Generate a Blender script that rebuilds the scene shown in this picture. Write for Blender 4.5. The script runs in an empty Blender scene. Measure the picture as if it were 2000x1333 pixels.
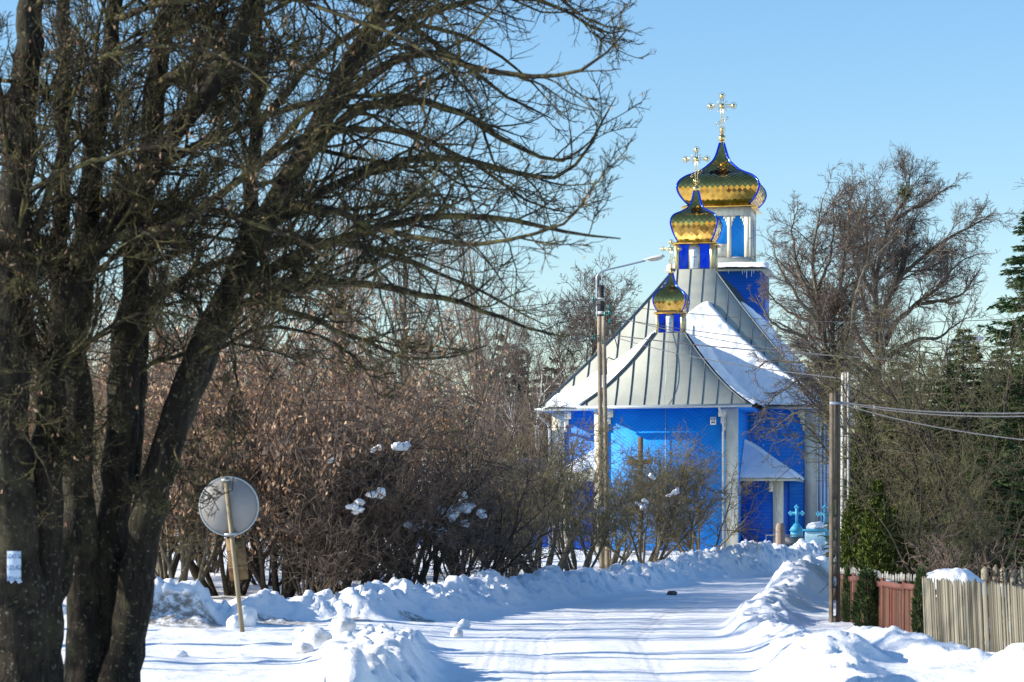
import bpy, math, random
import numpy as np
from mathutils import Vector, Matrix

S = bpy.context.scene
COL = S.collection
PI = math.pi
rng = np.random.default_rng(7)
random.seed(7)

# ---------------------------------------------------------------- camera
F = 5000.0                 # focal length in photograph pixels (90 mm on 36 mm)
HOR, CAMZ = 1005.0, 1.6    # horizon row, eye height
cam_d = bpy.data.cameras.new('camera')
cam = bpy.data.objects.new('camera', cam_d)
COL.objects.link(cam)
cam.location = (0, 0, CAMZ)
cam.rotation_euler = (PI / 2, 0, 0)
cam_d.sensor_width = 36.0
cam_d.lens = 90.0
cam_d.shift_y = (HOR - 666.5) / 2000.0
cam_d.clip_start = 0.5
cam_d.clip_end = 3000.0
cam_d.dof.use_dof = True
cam_d.dof.focus_distance = 105.0
cam_d.dof.aperture_fstop = 6.3
S.camera = cam

# ---------------------------------------------------------------- light
SUN_AZ, SUN_EL = math.radians(87), math.radians(23.5)    # azimuth measured from behind the camera towards the left
sv = Vector((-math.sin(SUN_AZ) * math.cos(SUN_EL), -math.cos(SUN_AZ) * math.cos(SUN_EL), math.sin(SUN_EL)))
W = bpy.data.worlds.new('World')
S.world = W
W.use_nodes = True
wn = W.node_tree
sky = wn.nodes.new('ShaderNodeTexSky')
sky.sky_type = 'NISHITA'
sky.sun_disc = False
sky.sun_elevation = SUN_EL
sky.sun_rotation = math.atan2(sv.x, sv.y)
sky.altitude = 150
sky.air_density = 1.15
sky.dust_density = 0.22
sky.ozone_density = 3.0
wn.nodes['Background'].inputs[1].default_value = 0.11
hs = wn.nodes.new('ShaderNodeHueSaturation'); hs.inputs['Saturation'].default_value = 1.19
tint = wn.nodes.new('ShaderNodeMix'); tint.data_type = 'RGBA'; tint.blend_type = 'MULTIPLY'
tint.inputs['Factor'].default_value = 1.0; tint.inputs[7].default_value = (0.98, 0.985, 1.04, 1)
wn.links.new(sky.outputs[0], hs.inputs['Color']); wn.links.new(hs.outputs[0], tint.inputs[6])
wn.links.new(tint.outputs[2], wn.nodes['Background'].inputs[0])
sun_d = bpy.data.lights.new('sun', 'SUN')
sun_d.energy = 5.0
sun_d.angle = math.radians(0.5)
sun_d.color = (1.0, 0.92, 0.79)
sun = bpy.data.objects.new('sun', sun_d)
COL.objects.link(sun)
sun.rotation_euler = (-sv).to_track_quat('-Z', 'Y').to_euler()
S.view_settings.view_transform = 'Standard'
S.view_settings.look = 'None'
S.view_settings.gamma = 1.0
S.view_settings.exposure = 0.82
S.cycles.max_bounces = 6
S.cycles.diffuse_bounces = 3
S.cycles.glossy_bounces = 4
S.cycles.transmission_bounces = 2
S.cycles.transparent_max_bounces = 4
S.cycles.caustics_reflective = False
S.cycles.caustics_refractive = False
S.cycles.use_denoising = True
S.cycles.denoising_input_passes = 'RGB_ALBEDO_NORMAL'
S.cycles.denoising_prefilter = 'ACCURATE'

# ---------------------------------------------------------------- helpers
def at(px, py, Y):
    """world point that stands Y metres out and is seen at photograph pixel px, py"""
    return np.array(((px - 1000.0) / F * Y, Y, CAMZ + (HOR - py) / F * Y))

def X_at(px, Y):
    return (px - 1000.0) / F * Y

def mesh_from(name, verts, faces_flat, counts, mat=None, smooth=False):
    me = bpy.data.meshes.new(name)
    verts = np.asarray(verts, dtype=np.float32)
    faces_flat = np.asarray(faces_flat, dtype=np.int32)
    counts = np.asarray(counts, dtype=np.int32)
    me.vertices.add(len(verts))
    me.vertices.foreach_set('co', verts.ravel())
    me.loops.add(len(faces_flat))
    me.loops.foreach_set('vertex_index', faces_flat)
    me.polygons.add(len(counts))
    starts = np.zeros(len(counts), dtype=np.int32)
    starts[1:] = np.cumsum(counts)[:-1]
    me.polygons.foreach_set('loop_start', starts)
    me.polygons.foreach_set('loop_total', counts)
    if smooth:
        me.polygons.foreach_set('use_smooth', np.ones(len(counts), dtype=bool))
    me.update(calc_edges=True)
    if mat: me.materials.append(mat)
    return me

def link(name, me, parent=None, loc=None):
    o = bpy.data.objects.new(name, me)
    COL.objects.link(o)
    if parent: o.parent = parent
    if loc is not None: o.location = tuple(float(c) for c in loc)
    return o

def tag(o, label=None, cat=None, group=None, kind=None):
    if label: o['label'] = label
    if cat: o['category'] = cat
    if group: o['group'] = group
    if kind: o['kind'] = kind
    return o

def thing(name, label, cat, loc=(0, 0, 0), rz=0.0, group=None):
    o = bpy.data.objects.new(name, None)
    COL.objects.link(o)
    o.empty_display_size = 0.3
    o.location = tuple(float(c) for c in loc)
    o.rotation_euler = (0, 0, rz)
    return tag(o, label, cat, group)

def dup(root, loc, rz=0.0, scale=None, label=None, group=None, tilt=(0, 0)):
    kids = [o for o in COL.objects if o.parent is root]
    r = root.copy(); COL.objects.link(r)
    r.location = tuple(float(c) for c in loc)
    r.rotation_euler = (tilt[0], tilt[1], rz)
    if scale is not None: r.scale = scale if hasattr(scale, '__len__') else (scale,) * 3
    if label: r['label'] = label
    if group: r['group'] = group
    elif 'group' in r.keys(): del r['group']
    for k in kids:
        c = k.copy(); COL.objects.link(c); c.parent = r
        for g in [o for o in COL.objects if o.parent is k]:
            d = g.copy(); COL.objects.link(d); d.parent = c
    return r

class MB:
    """collects boxes, tubes, prisms and lathes into one mesh"""
    def __init__(s): s.v = []; s.f = []
    def add(s, vs, fs):
        b = len(s.v)
        s.v.extend([tuple(map(float, v)) for v in vs]); s.f.extend([[i + b for i in f] for f in fs])
        return s
    def box(s, x0, x1, y0, y1, z0, z1):
        vs = [(x0,y0,z0),(x1,y0,z0),(x1,y1,z0),(x0,y1,z0),(x0,y0,z1),(x1,y0,z1),(x1,y1,z1),(x0,y1,z1)]
        return s.add(vs, [[0,3,2,1],[4,5,6,7],[0,1,5,4],[1,2,6,5],[2,3,7,6],[3,0,4,7]])
    def obox(s, c, ax, ay, az, hx, hy, hz):
        c, ax, ay, az = map(Vector, (c, ax, ay, az))
        vs = []
        for k in (-1, 1):
            for i, j in ((-1,-1),(1,-1),(1,1),(-1,1)):
                vs.append(c + ax*hx*i + ay*hy*j + az*hz*k)
        return s.add(vs, [[0,3,2,1],[4,5,6,7],[0,1,5,4],[1,2,6,5],[2,3,7,6],[3,0,4,7]])
    def tube(s, pts, r, k=8, cap=True, closed=False):
        pts = [Vector(p) for p in pts]
        n = len(pts)
        rs = r if hasattr(r, '__len__') else [r] * n
        vs = []
        prev = None
        for i, p in enumerate(pts):
            if closed: t = (pts[(i+1) % n] - pts[i-1]).normalized()
            else: t = (pts[min(i+1, n-1)] - pts[max(i-1, 0)]).normalized()
            if prev is None:
                a = Vector((0,0,1)) if abs(t.z) < 0.9 else Vector((1,0,0))
                u = t.cross(a).normalized()
            else:
                u = (prev - t * prev.dot(t)).normalized()
            prev = u
            w = t.cross(u)
            for q in range(k):
                a = 2*PI*q/k
                vs.append(p + (u*math.cos(a) + w*math.sin(a)) * rs[i])
        fs = []
        for i in range(n if closed else n-1):
            for q in range(k):
                j = (i+1) % n
                fs.append([i*k+q, i*k+(q+1)%k, j*k+(q+1)%k, j*k+q])
        if cap and not closed:
            fs.append(list(range(k))[::-1]); fs.append([(n-1)*k+q for q in range(k)])
        return s.add(vs, fs)
    def sphere(s, c, r, nu=12, nv=8, sx=1, sy=1, sz=1):
        vs = [(c[0], c[1], c[2]-r*sz)]
        for i in range(1, nv):
            a = PI*i/nv - PI/2
            for j in range(nu):
                b = 2*PI*j/nu
                vs.append((c[0]+r*sx*math.cos(a)*math.cos(b), c[1]+r*sy*math.cos(a)*math.sin(b), c[2]+r*sz*math.sin(a)))
        vs.append((c[0], c[1], c[2]+r*sz))
        fs = []
        for j in range(nu): fs.append([0, 1+(j+1)%nu, 1+j])
        for i in range(nv-2):
            for j in range(nu):
                a = 1+i*nu+j; b = 1+i*nu+(j+1)%nu
                fs.append([a, b, b+nu, a+nu])
        t = len(vs)-1
        for j in range(nu): fs.append([t, 1+(nv-2)*nu+j, 1+(nv-2)*nu+(j+1)%nu])
        return s.add(vs, fs)
    def prism(s, poly, o, ax, ay, az, d):
        """extrude a 2-D polygon (in ax, ay at o) by d along az"""
        o, ax, ay, az = map(Vector, (o, ax, ay, az))
        n = len(poly)
        vs = [o + ax*p[0] + ay*p[1] for p in poly] + [o + ax*p[0] + ay*p[1] + az*d for p in poly]
        fs = [list(range(n))[::-1], [n+i for i in range(n)]]
        for i in range(n): fs.append([i, (i+1)%n, n+(i+1)%n, n+i])
        return s.add(vs, fs)
    def build(s, name, mat, parent=None, smooth=False, loc=None, bevel=0):
        flat = [i for f in s.f for i in f]
        me = mesh_from(name, s.v, flat, [len(f) for f in s.f], mat, smooth)
        o = link(name, me, parent, loc)
        if bevel:
            m = o.modifiers.new('bevel', 'BEVEL'); m.width = bevel; m.segments = 2; m.limit_method = 'ANGLE'
        return o

# value noise -------------------------------------------------------------
def _hash(ix, iy, seed):
    h = (ix.astype(np.int64) * 374761393 + iy.astype(np.int64) * 668265263 + seed * 974711) & 0x7fffffff
    h = ((h ^ (h >> 13)) * 1274126177) & 0x7fffffff
    h = (h ^ (h >> 16)) & 0xffff
    return h / 65535.0
def vnoise(x, y, seed=0):
    x = np.asarray(x, float); y = np.asarray(y, float)
    ix, iy = np.floor(x), np.floor(y)
    fx, fy = x - ix, y - iy
    fx = fx*fx*fx*(fx*(fx*6-15)+10); fy = fy*fy*fy*(fy*(fy*6-15)+10)
    a = _hash(ix, iy, seed); b = _hash(ix+1, iy, seed); c = _hash(ix, iy+1, seed); d = _hash(ix+1, iy+1, seed)
    return (a*(1-fx)+b*fx)*(1-fy) + (c*(1-fx)+d*fx)*fy
def fbm(x, y, seed=0, oct=4, gain=0.5):
    s = 0; a = 1; t = 0
    for i in range(oct):
        s = s + a*(vnoise(x*2**i + 17.3*i, y*2**i - 9.1*i, seed+i) - 0.5); t += a; a *= gain
    return s / t * 2
def sstep(a, b, x):
    t = np.clip((x-a)/(b-a), 0, 1); return t*t*(3-2*t)

# ---------------------------------------------------------------- materials
def new_mat(name):
    m = bpy.data.materials.new(name); m.use_nodes = True
    return m, m.node_tree, m.node_tree.nodes['Principled BSDF']
def N(nt, t, **kw):
    n = nt.nodes.new(t)
    for k, v in kw.items(): setattr(n, k, v)
    return n
def MATH(nt, op, a, b=None, c=None):
    n = nt.nodes.new('ShaderNodeMath'); n.operation = op
    for i, q in enumerate((a, b, c)):
        if q is None: continue
        if hasattr(q, 'is_linked'): nt.links.new(q, n.inputs[i])
        else: n.inputs[i].default_value = q
    return n.outputs[0]
def MIX(nt, fac, a, b):
    n = nt.nodes.new('ShaderNodeMix'); n.data_type = 'RGBA'
    for s, q in ((n.inputs['Factor'], fac), (n.inputs[6], a), (n.inputs[7], b)):
        if hasattr(q, 'is_linked'): nt.links.new(q, s)
        else: s.default_value = q if not hasattr(q, '__len__') else (tuple(q) + (1,))[:4]
    return n.outputs[2]
def coords(nt, scale=(1, 1, 1)):
    tc = N(nt, 'ShaderNodeTexCoord')
    mp = N(nt, 'ShaderNodeMapping'); mp.inputs['Scale'].default_value = scale
    nt.links.new(tc.outputs['Object'], mp.inputs['Vector'])
    return mp.outputs[0]
def noise(nt, vec, scale, detail=4, rough=0.55):
    n = N(nt, 'ShaderNodeTexNoise'); n.inputs['Scale'].default_value = scale
    n.inputs['Detail'].default_value = detail; n.inputs['Roughness'].default_value = rough
    nt.links.new(vec, n.inputs['Vector'])
    return n.outputs['Fac']
def ramp(nt, fac, lo, hi):
    n = N(nt, 'ShaderNodeMapRange'); n.clamp = True
    n.inputs['From Min'].default_value = lo; n.inputs['From Max'].default_value = hi
    nt.links.new(fac, n.inputs['Value'])
    return n.outputs[0]
def bump(nt, bsdf, h, strength=0.5, dist=0.02):
    b = N(nt, 'ShaderNodeBump'); b.inputs['Strength'].default_value = strength; b.inputs['Distance'].default_value = dist
    nt.links.new(h, b.inputs['Height']); nt.links.new(b.outputs[0], bsdf.inputs['Normal'])
def setc(nt, bsdf, col):
    if hasattr(col, 'is_linked'): nt.links.new(col, bsdf.inputs['Base Color'])
    else: bsdf.inputs['Base Color'].default_value = tuple(col) + (1,)
def simple(name, c1, c2=None, rough=0.7, metal=0.0, scale=4.0, vs=(1, 1, 1), bs=0.0, bd=0.01, lo=0.35, hi=0.65, spec=0.5):
    m, nt, b = new_mat(name)
    v = coords(nt, vs)
    n = noise(nt, v, scale)
    setc(nt, b, MIX(nt, ramp(nt, n, lo, hi), c1, c2 or tuple(x*0.8 for x in c1)))
    b.inputs['Roughness'].default_value = rough; b.inputs['Metallic'].default_value = metal
    b.inputs['Specular IOR Level'].default_value = spec
    if bs: bump(nt, b, noise(nt, v, scale*3), bs, bd)
    return m
def leafy(name, cols, rough=0.7, trans=0.0):
    """colour picked per leaf"""
    m, nt, b = new_mat(name)
    g = N(nt, 'ShaderNodeNewGeometry')
    cr = N(nt, 'ShaderNodeValToRGB')
    els = cr.color_ramp.elements
    while len(els) < len(cols): els.new(0.5)
    for i, c in enumerate(cols):
        els[i].position = i / max(1, len(cols)-1); els[i].color = tuple(c) + (1,)
    nt.links.new(g.outputs['Random Per Island'], cr.inputs[0])
    nt.links.new(cr.outputs[0], b.inputs['Base Color'])
    b.inputs['Roughness'].default_value = rough
    b.inputs['Specular IOR Level'].default_value = 0.25
    if trans:
        tr = N(nt, 'ShaderNodeBsdfTranslucent'); nt.links.new(cr.outputs[0], tr.inputs[0])
        ms = N(nt, 'ShaderNodeMixShader'); ms.inputs[0].default_value = trans
        out = nt.nodes['Material Output']
        nt.links.new(b.outputs[0], ms.inputs[1]); nt.links.new(tr.outputs[0], ms.inputs[2]); nt.links.new(ms.outputs[0], out.inputs[0])
    return m
M = {}
def snow_mat(name, dirt_spots=(), road=False):
    m, nt, b = new_mat(name)
    v = coords(nt)
    base = MIX(nt, ramp(nt, noise(nt, v, 1.3), 0.3, 0.7), (0.86, 0.87, 0.89), (0.80, 0.82, 0.85))
    if road:   # packed snow: faint grey-tan wheel tracks running along the lane, grit
        at_ = N(nt, 'ShaderNodeAttribute'); at_.attribute_name = 'lane'
        lane = at_.outputs['Fac']
        w = MATH(nt, 'ADD', lane, MATH(nt, 'MULTIPLY', noise(nt, v, 0.25, 2), 0.6))
        t = MATH(nt, 'ABSOLUTE', MATH(nt, 'SINE', MATH(nt, 'MULTIPLY', w, 3.4)))
        f = MATH(nt, 'MULTIPLY', ramp(nt, t, 0.6, 1.0), ramp(nt, noise(nt, v, 2.0), 0.3, 0.75))
        base = MIX(nt, MATH(nt, 'MULTIPLY', f, 0.5), base, (0.70, 0.68, 0.64))
        base = MIX(nt, MATH(nt, 'MULTIPLY', ramp(nt, noise(nt, v, 23.0, 3), 0.62, 0.72), 0.35), base, (0.55, 0.52, 0.48))
    # grit frozen into the ploughed snow, at the few places that have it
    sx = N(nt, 'ShaderNodeSeparateXYZ'); nt.links.new(v, sx.inputs[0])
    if dirt_spots:
        tot = None
        for (cx, cy, rx, ry) in dirt_spots:
            dx = MATH(nt, 'DIVIDE', MATH(nt, 'SUBTRACT', sx.outputs[0], cx), rx)
            dy = MATH(nt, 'DIVIDE', MATH(nt, 'SUBTRACT', sx.outputs[1], cy), ry)
            d = MATH(nt, 'SUBTRACT', 1.0, MATH(nt, 'ADD', MATH(nt, 'MULTIPLY', dx, dx), MATH(nt, 'MULTIPLY', dy, dy)))
            d = MATH(nt, 'MAXIMUM', d, 0.0)
            tot = d if tot is None else MATH(nt, 'MAXIMUM', tot, d)
        f = MATH(nt, 'MULTIPLY', ramp(nt, tot, 0.0, 0.35), ramp(nt, noise(nt, v, 8.0, 5, 0.7), 0.40, 0.56))
        base = MIX(nt, MATH(nt, 'MULTIPLY', f, 0.85), base, (0.16, 0.125, 0.085))
    setc(nt, b, base)
    b.inputs['Roughness'].default_value = 0.75
    b.inputs['Specular IOR Level'].default_value = 0.25
    h = MATH(nt, 'ADD', noise(nt, v, 9.0, 5, 0.6), MATH(nt, 'MULTIPLY', noise(nt, v, 45.0, 3), 0.35))
    bump(nt, b, h, 0.45, 0.05)
    return m

def bark_mat(name, c1, c2, moss, scale=1.0, moss_amt=0.5, bs=0.9):
    m, nt, b = new_mat(name)
    v = coords(nt, (1, 1, 0.22))
    v2 = coords(nt)
    n1 = noise(nt, v, 28*scale, 6, 0.65)
    c = MIX(nt, ramp(nt, n1, 0.35, 0.65), c1, c2)
    n2 = noise(nt, v2, 3.5*scale, 5, 0.65)
    c = MIX(nt, MATH(nt, 'MULTIPLY', ramp(nt, n2, 0.48, 0.62), moss_amt), c, moss)
    n3 = noise(nt, v2, 26*scale, 3, 0.7)
    c = MIX(nt, MATH(nt, 'MULTIPLY', ramp(nt, n3, 0.60, 0.67), 0.7), c, tuple(min(1, x*2.2+0.06) for x in moss))
    setc(nt, b, c)
    b.inputs['Roughness'].default_value = 0.9
    b.inputs['Specular IOR Level'].default_value = 0.2
    bump(nt, b, n1, bs, 0.06)
    return m

M['snow_ground'] = None
M['snow'] = snow_mat('fresh_snow')
M['bark'] = bark_mat('mossy_bark', (0.009, 0.0075, 0.006), (0.034, 0.027, 0.020), (0.065, 0.065, 0.036))
M['twig_near'] = bark_mat('branch_bark', (0.012, 0.010, 0.008), (0.044, 0.035, 0.022), (0.135, 0.122, 0.046), 1.5, 0.75, 0.4)
M['twig_linden'] = simple('linden_twigs', (0.092, 0.070, 0.055), (0.125, 0.098, 0.076), 0.8)
M['bark_grey'] = bark_mat('grey_bark', (0.10, 0.085, 0.065), (0.19, 0.165, 0.125), (0.12, 0.12, 0.07), 0.7, 0.5, 0.6)
M['bark_dark'] = bark_mat('dark_bark', (0.040, 0.032, 0.026), (0.085, 0.066, 0.050), (0.08, 0.07, 0.045), 0.7, 0.4, 0.6)
M['twig_brown'] = simple('brown_twigs', (0.215, 0.150, 0.112), (0.115, 0.085, 0.066), 0.8, scale=1.5)
M['twig_dark'] = simple('dark_thorn_twigs', (0.115, 0.082, 0.060), (0.18, 0.130, 0.094), 0.8, scale=1.5)
M['twig_olive'] = simple('olive_twigs', (0.20, 0.165, 0.080), (0.095, 0.080, 0.042), 0.8, scale=1.5)
M['twig_garden'] = simple('garden_twigs', (0.118, 0.108, 0.044), (0.050, 0.048, 0.022), 0.8, scale=1.5)
M['twig_far'] = simple('far_twigs', (0.105, 0.078, 0.060), (0.072, 0.055, 0.045), 0.85, scale=0.8)
M['birch'] = simple('birch_bark', (0.72, 0.70, 0.66), (0.14, 0.12, 0.10), 0.7, scale=3, vs=(1, 1, 2.5), lo=0.55, hi=0.62)
M['dry_leaf'] = leafy('dry_leaves', [(0.22, 0.115, 0.062), (0.42, 0.25, 0.14), (0.58, 0.41, 0.28), (0.32, 0.175, 0.09), (0.48, 0.31, 0.20)], 0.7, 0.3)
M['needle'] = leafy('spruce_needles', [(0.016, 0.040, 0.014), (0.038, 0.078, 0.024), (0.065, 0.105, 0.030), (0.026, 0.056, 0.019)])
M['needle_far'] = leafy('pine_needles', [(0.022, 0.040, 0.026), (0.036, 0.058, 0.034), (0.055, 0.075, 0.042)])
M['thuja'] = leafy('thuja_sprays', [(0.030, 0.052, 0.010), (0.075, 0.105, 0.016), (0.125, 0.15, 0.022), (0.045, 0.070, 0.014)])
M['juniper'] = leafy('juniper_sprays', [(0.035, 0.062, 0.020), (0.060, 0.092, 0.030), (0.10, 0.13, 0.045)])
# ---------------------------------------------------------------- ground
RY = np.array([-60, 0, 15, 24.4, 32.7, 41, 47, 53, 59, 66.7, 72.7, 80, 90, 110, 140, 200.])
RL = np.array([-0.9, -0.85, -0.7, -0.59, -0.50, 0.42, 1.41, 3.0, 4.7, 6.7, 8.3, 10.6, 14.5, 24, 42, 85.])
RR = np.array([2.0, 2.05, 2.2, 2.34, 2.5, 3.3, 4.25, 5.3, 6.7, 8.4, 10.0, 12.5, 16.6, 26.5, 45, 89.])
def road_lr(y):
    return np.interp(y, RY, RL), np.interp(y, RY, RR)

def poly_dist(x, y, pts):
    """distance to a polyline, interpolated 3rd.. columns"""
    best = np.full(x.shape, 1e9); val = np.zeros(x.shape); wid = np.ones(x.shape)
    for a, b in zip(pts[:-1], pts[1:]):
        dx, dy = b[0]-a[0], b[1]-a[1]
        t = np.clip(((x-a[0])*dx + (y-a[1])*dy) / (dx*dx+dy*dy), 0, 1)
        d = np.hypot(x-a[0]-t*dx, y-a[1]-t*dy)
        m = d < best
        best = np.where(m, d, best); val = np.where(m, a[2]+t*(b[2]-a[2]), val); wid = np.where(m, a[3]+t*(b[3]-a[3]), wid)
    return best, val, wid

RIDGES = [
    # plough bank along the far side of the lane, turning aside past the sign
    [(11.5, 86, .40, 1.3), (8.6, 77, .48, 1.4), (6.0, 69, .50, 1.3), (3.6, 60.5, .27, 1.1), (2.0, 54, .26, 1.0), (0.3, 47, .28, .95), (-0.75, 42, .33, .95), (-1.5, 38.5, .33, .9), (-2.4, 36.3, .25, .9), (-3.6, 35.6, .30, .85)],
    [(-3.9, 34.6, .2, .5), (-4.35, 34.4, .50, .95), (-4.9, 34.3, .48, .95), (-5.6, 34.4, .18, .7), (-8, 34.5, .2, .8), (-14, 35, .3, 1.0)],
    # low bank at the near corner of the lane
    [(-1.3, 30.3, .10, .5), (-1.65, 28.8, .12, .8), (-1.35, 27.0, .16, .95), (-1.2, 25.0, .20, 1.0), (-1.1, 22, .28, .8), (-1.2, 12, .35, .8)],
    # bank on the fence side
    [(13.2, 84, .5, 1.0), (9.6, 70, .45, .9), (7.2, 59, .35, .9), (5.6, 49, .62, .85), (5.1, 46.0, .62, .8), (4.3, 41.5, .30, .7), (3.6, 37.0, .24, .7), (3.2, 33.5, .16, .7)],
    [(3.25, 32.5, .14, .6), (3.3, 29.5, .13, .65), (3.1, 26.8, .20, .8), (3.0, 25.0, .25, .85), (2.9, 22, .2, .7), (3.0, 12, .4, .8)],
    [(3.4, 26.8, .20, .6), (3.95, 26.2, .28, .6), (4.5, 25.4, .20, .5)],
    [(4.55, 23.2, .22, .5), (4.75, 22.0, .30, .6), (5.2, 21.0, .35, .7)],
]
def gz(x, y):
    x = np.asarray(x, float); y = np.asarray(y, float)
    l, r = road_lr(y)
    off = np.maximum(np.maximum(l - x, x - r), 0)            # distance outside the lane
    inside = np.minimum(x - l, r - x)
    z = 0.10*sstep(0.1, 1.6, off) + 0.05*fbm(x*0.35, y*0.35, 3, 3)*sstep(0.2, 2, off) + 0.4*sstep(20, 90, off)*fbm(x*.02, y*.02, 9, 2)
    h = np.zeros(np.shape(x)); zone = np.zeros(np.shape(x))
    for k, rd in enumerate(RIDGES):
        d, hv, w = poly_dist(x, y, rd)
        d = np.maximum(d + 0.25*w*fbm(x*1.1, y*0.9, 21+k, 3), 0)
        prof = np.exp(-(d/(w*0.62))**2.4)
        hh = hv*prof*(1 + 0.45*fbm(x*0.9, y*0.7, 31+k, 2))
        h = np.maximum(h, hh) + 0.15*np.minimum(h, hh); zone = np.maximum(zone, prof)
    keep = sstep(-0.02, 0.45, off)
    lumps = 0.20*fbm(x*1.7, y*1.3, 5, 4, 0.55)
    chunk = np.abs(fbm(x*2.6, y*2.2, 8, 3)); chunk = sstep(0.12, 0.5, chunk)*0.09 + sstep(0.24, 0.31, np.abs(fbm(x*3.4, y*3.0, 77, 3)))*0.085
    soft = np.where(x > r, 0.42, 1.0)
    z = z + (h + zone*soft*(lumps*0.62 + chunk))*keep
    near = sstep(0.3, 1.2, off)*(1-zone)
    z = z + near*(0.035*fbm(x*1.3, y*1.1, 12, 4) + 0.05*np.maximum(0, fbm(x*2.1, y*1.7, 14, 2)-0.25))*np.where(y < 90, 1, 0.3)
    # lane: shallow wheel ruts and fine ridges left by tyres
    u = (x - l) / np.maximum(r - l, .1)
    ins = sstep(0.0, 0.3, inside)
    rut = -0.012*np.exp(-((u-.27)/.09)**2) - 0.015*np.exp(-((u-.72)/.08)**2)
    tread = 0.005*np.sin(u*150 + 2*fbm(x*.8, y*.2, 51, 2))*(np.exp(-((u-.10)/.07)**2) + np.exp(-((u-.30)/.05)**2) + np.exp(-((u-.70)/.05)**2))*sstep(-.1, .4, fbm(x*.5, y*.12, 53, 2)+.15)
    z = z + ins*(tread + rut + 0.010*fbm(x*3.0, y*0.35, 41, 3) + 0.012*fbm(x*1.2, y*0.8, 44, 3))
    return z
def gzf(x, y): return float(gz(np.array([float(x)]), np.array([float(y)]))[0])

def axis(parts):
    out = []
    for a, b, n in parts: out.append(np.linspace(a, b, n, endpoint=False))
    out.append([parts[-1][1]]); return np.concatenate(out)
gxs = axis([(-900, -60, 24), (-60, -12, 60), (-12, -6.5, 60), (-6.5, 9.5, 400), (9.5, 20, 90), (20, 70, 50), (70, 900, 24)])
gys = axis([(-120, 8, 30), (8, 19, 50), (19, 50, 460), (50, 95, 260), (95, 150, 60), (150, 1500, 50)])
GX, GY = np.meshgrid(gxs, gys)
GZ = gz(GX, GY)
far = sstep(300, 1500, np.hypot(GX, GY))
GZ = GZ*(1-far)
nx, ny = len(gxs), len(gys)
vid = np.arange(nx*ny).reshape(ny, nx)
quads = np.stack([vid[:-1, :-1], vid[:-1, 1:], vid[1:, 1:], vid[1:, :-1]], -1).reshape(-1, 4)
V = np.stack([GX, GY, GZ], -1).reshape(-1, 3)
cx = V[quads].mean(1)
l, r = road_lr(cx[:, 1])
is_road = (cx[:, 0] > l+0.05) & (cx[:, 0] < r-0.05) & (cx[:, 1] < 200)
DIRT = [(-4.3, 33.75, .62, .42), (-4.9, 33.75, .35, .3), (-3.1, 34.9, .7, .35), (-2.2, 35.3, .35, .3), (-1.35, 36.6, .3, .4)]
M['snow_ground'] = snow_mat('ground_snow', DIRT)
M['snow_road'] = snow_mat('packed_snow', (), True)
def part_mesh(name, q, mat):
    used = np.unique(q)
    remap = np.full(len(V), -1); remap[used] = np.arange(len(used))
    me = mesh_from(name, V[used], remap[q].ravel(), np.full(len(q), 4), mat, True)
    return me, used
me, _ = part_mesh('ground', quads[~is_road], M['snow_ground'])
tag(link('ground', me), kind='structure')
me, used = part_mesh('road', quads[is_road], M['snow_road'])
attr = me.attributes.new('lane', 'FLOAT', 'POINT')
ll, rr = road_lr(V[used, 1])
attr.data.foreach_set('value', ((V[used, 0]-ll)).astype(np.float32))
tag(link('road', me), kind='structure')

# loose chunks of ploughed snow
def lump_bm(rx, ry, rz, seed, sub=3, amp=0.28, fr=2.2):
    import bmesh
    bm = bmesh.new()
    bmesh.ops.create_icosphere(bm, subdivisions=sub, radius=1.0)
    vs = np.array([v.co[:] for v in bm.verts])
    n = amp*(fbm(vs[:, 0]*fr+seed*3.1, vs[:, 1]*fr+vs[:, 2]*fr*0.9, seed, 4) + 0.5*fbm(vs[:, 2]*fr*1.7+seed, vs[:, 0]*fr*1.5-vs[:, 1], seed+5, 3))
    vs = vs*(1+n)[:, None]*np.array([rx, ry, rz])
    for v, c in zip(bm.verts, vs): v.co = c
    me = bpy.data.meshes.new('lump'); bm.to_mesh(me); bm.free()
    me.polygons.foreach_set('use_smooth', np.ones(len(me.polygons), dtype=bool))
    return me
M['snow_dirty'] = simple('gritty_snow', (0.80, 0.81, 0.83), (0.50, 0.46, 0.40), 0.8, scale=5, lo=0.5, hi=0.72, bs=0.5, bd=0.03)
LUMPS = [
    (617, 1285, 27.6, .19, .17, .17, 'tall grey snow boulder on the near bank below the round sign', 1),
    (668, 1282, 28.2, .14, .14, .10, 'low grey snow boulder touching the tall snow boulder', 1),
    (590, 1300, 27.0, .13, .12, .08, 'small jagged snow chunk before the tall snow boulder', 1),
    (478, 1218, 34.2, .16, .15, .20, 'upright snow lump standing behind the sign post', 0),
    (458, 1232, 33.6, .10, .10, .12, 'small round snow lump just beside the sign post', 0),
    (907, 1217, 35.6, .085, .08, .085, 'round snowball lying high on the slope at the lane edge', 0),
    (893, 1240, 33.4, .085, .08, .085, 'dirty snowball resting at the foot of the lane bank', 1),
    (590, 1246, 32.0, .10, .10, .06, 'small flat snow chunk on the open snow near the sign', 0),
    (672, 1252, 31.2, .10, .10, .07, 'small rounded snow chunk midway between sign and lane', 0),
    (350, 1302, 27.2, .10, .10, .05, 'low snow hump alone on the smooth snow by the trunks', 0),
    (738, 1150, 55, .16, .15, .18, 'snow block standing on the bank before the thorn bushes', 0),
    (1490, 1087, 78, .34, .4, .42, 'large rounded snow block before the church corner', 0),
    (1312, 1164, 51, .11, .10, .06, 'dark clod of frozen dirt at the lane edge', 2),
    (1690, 1262, 30.5, .16, .16, .12, 'rounded snow hump in front of the red fence', 0),
]
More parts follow.
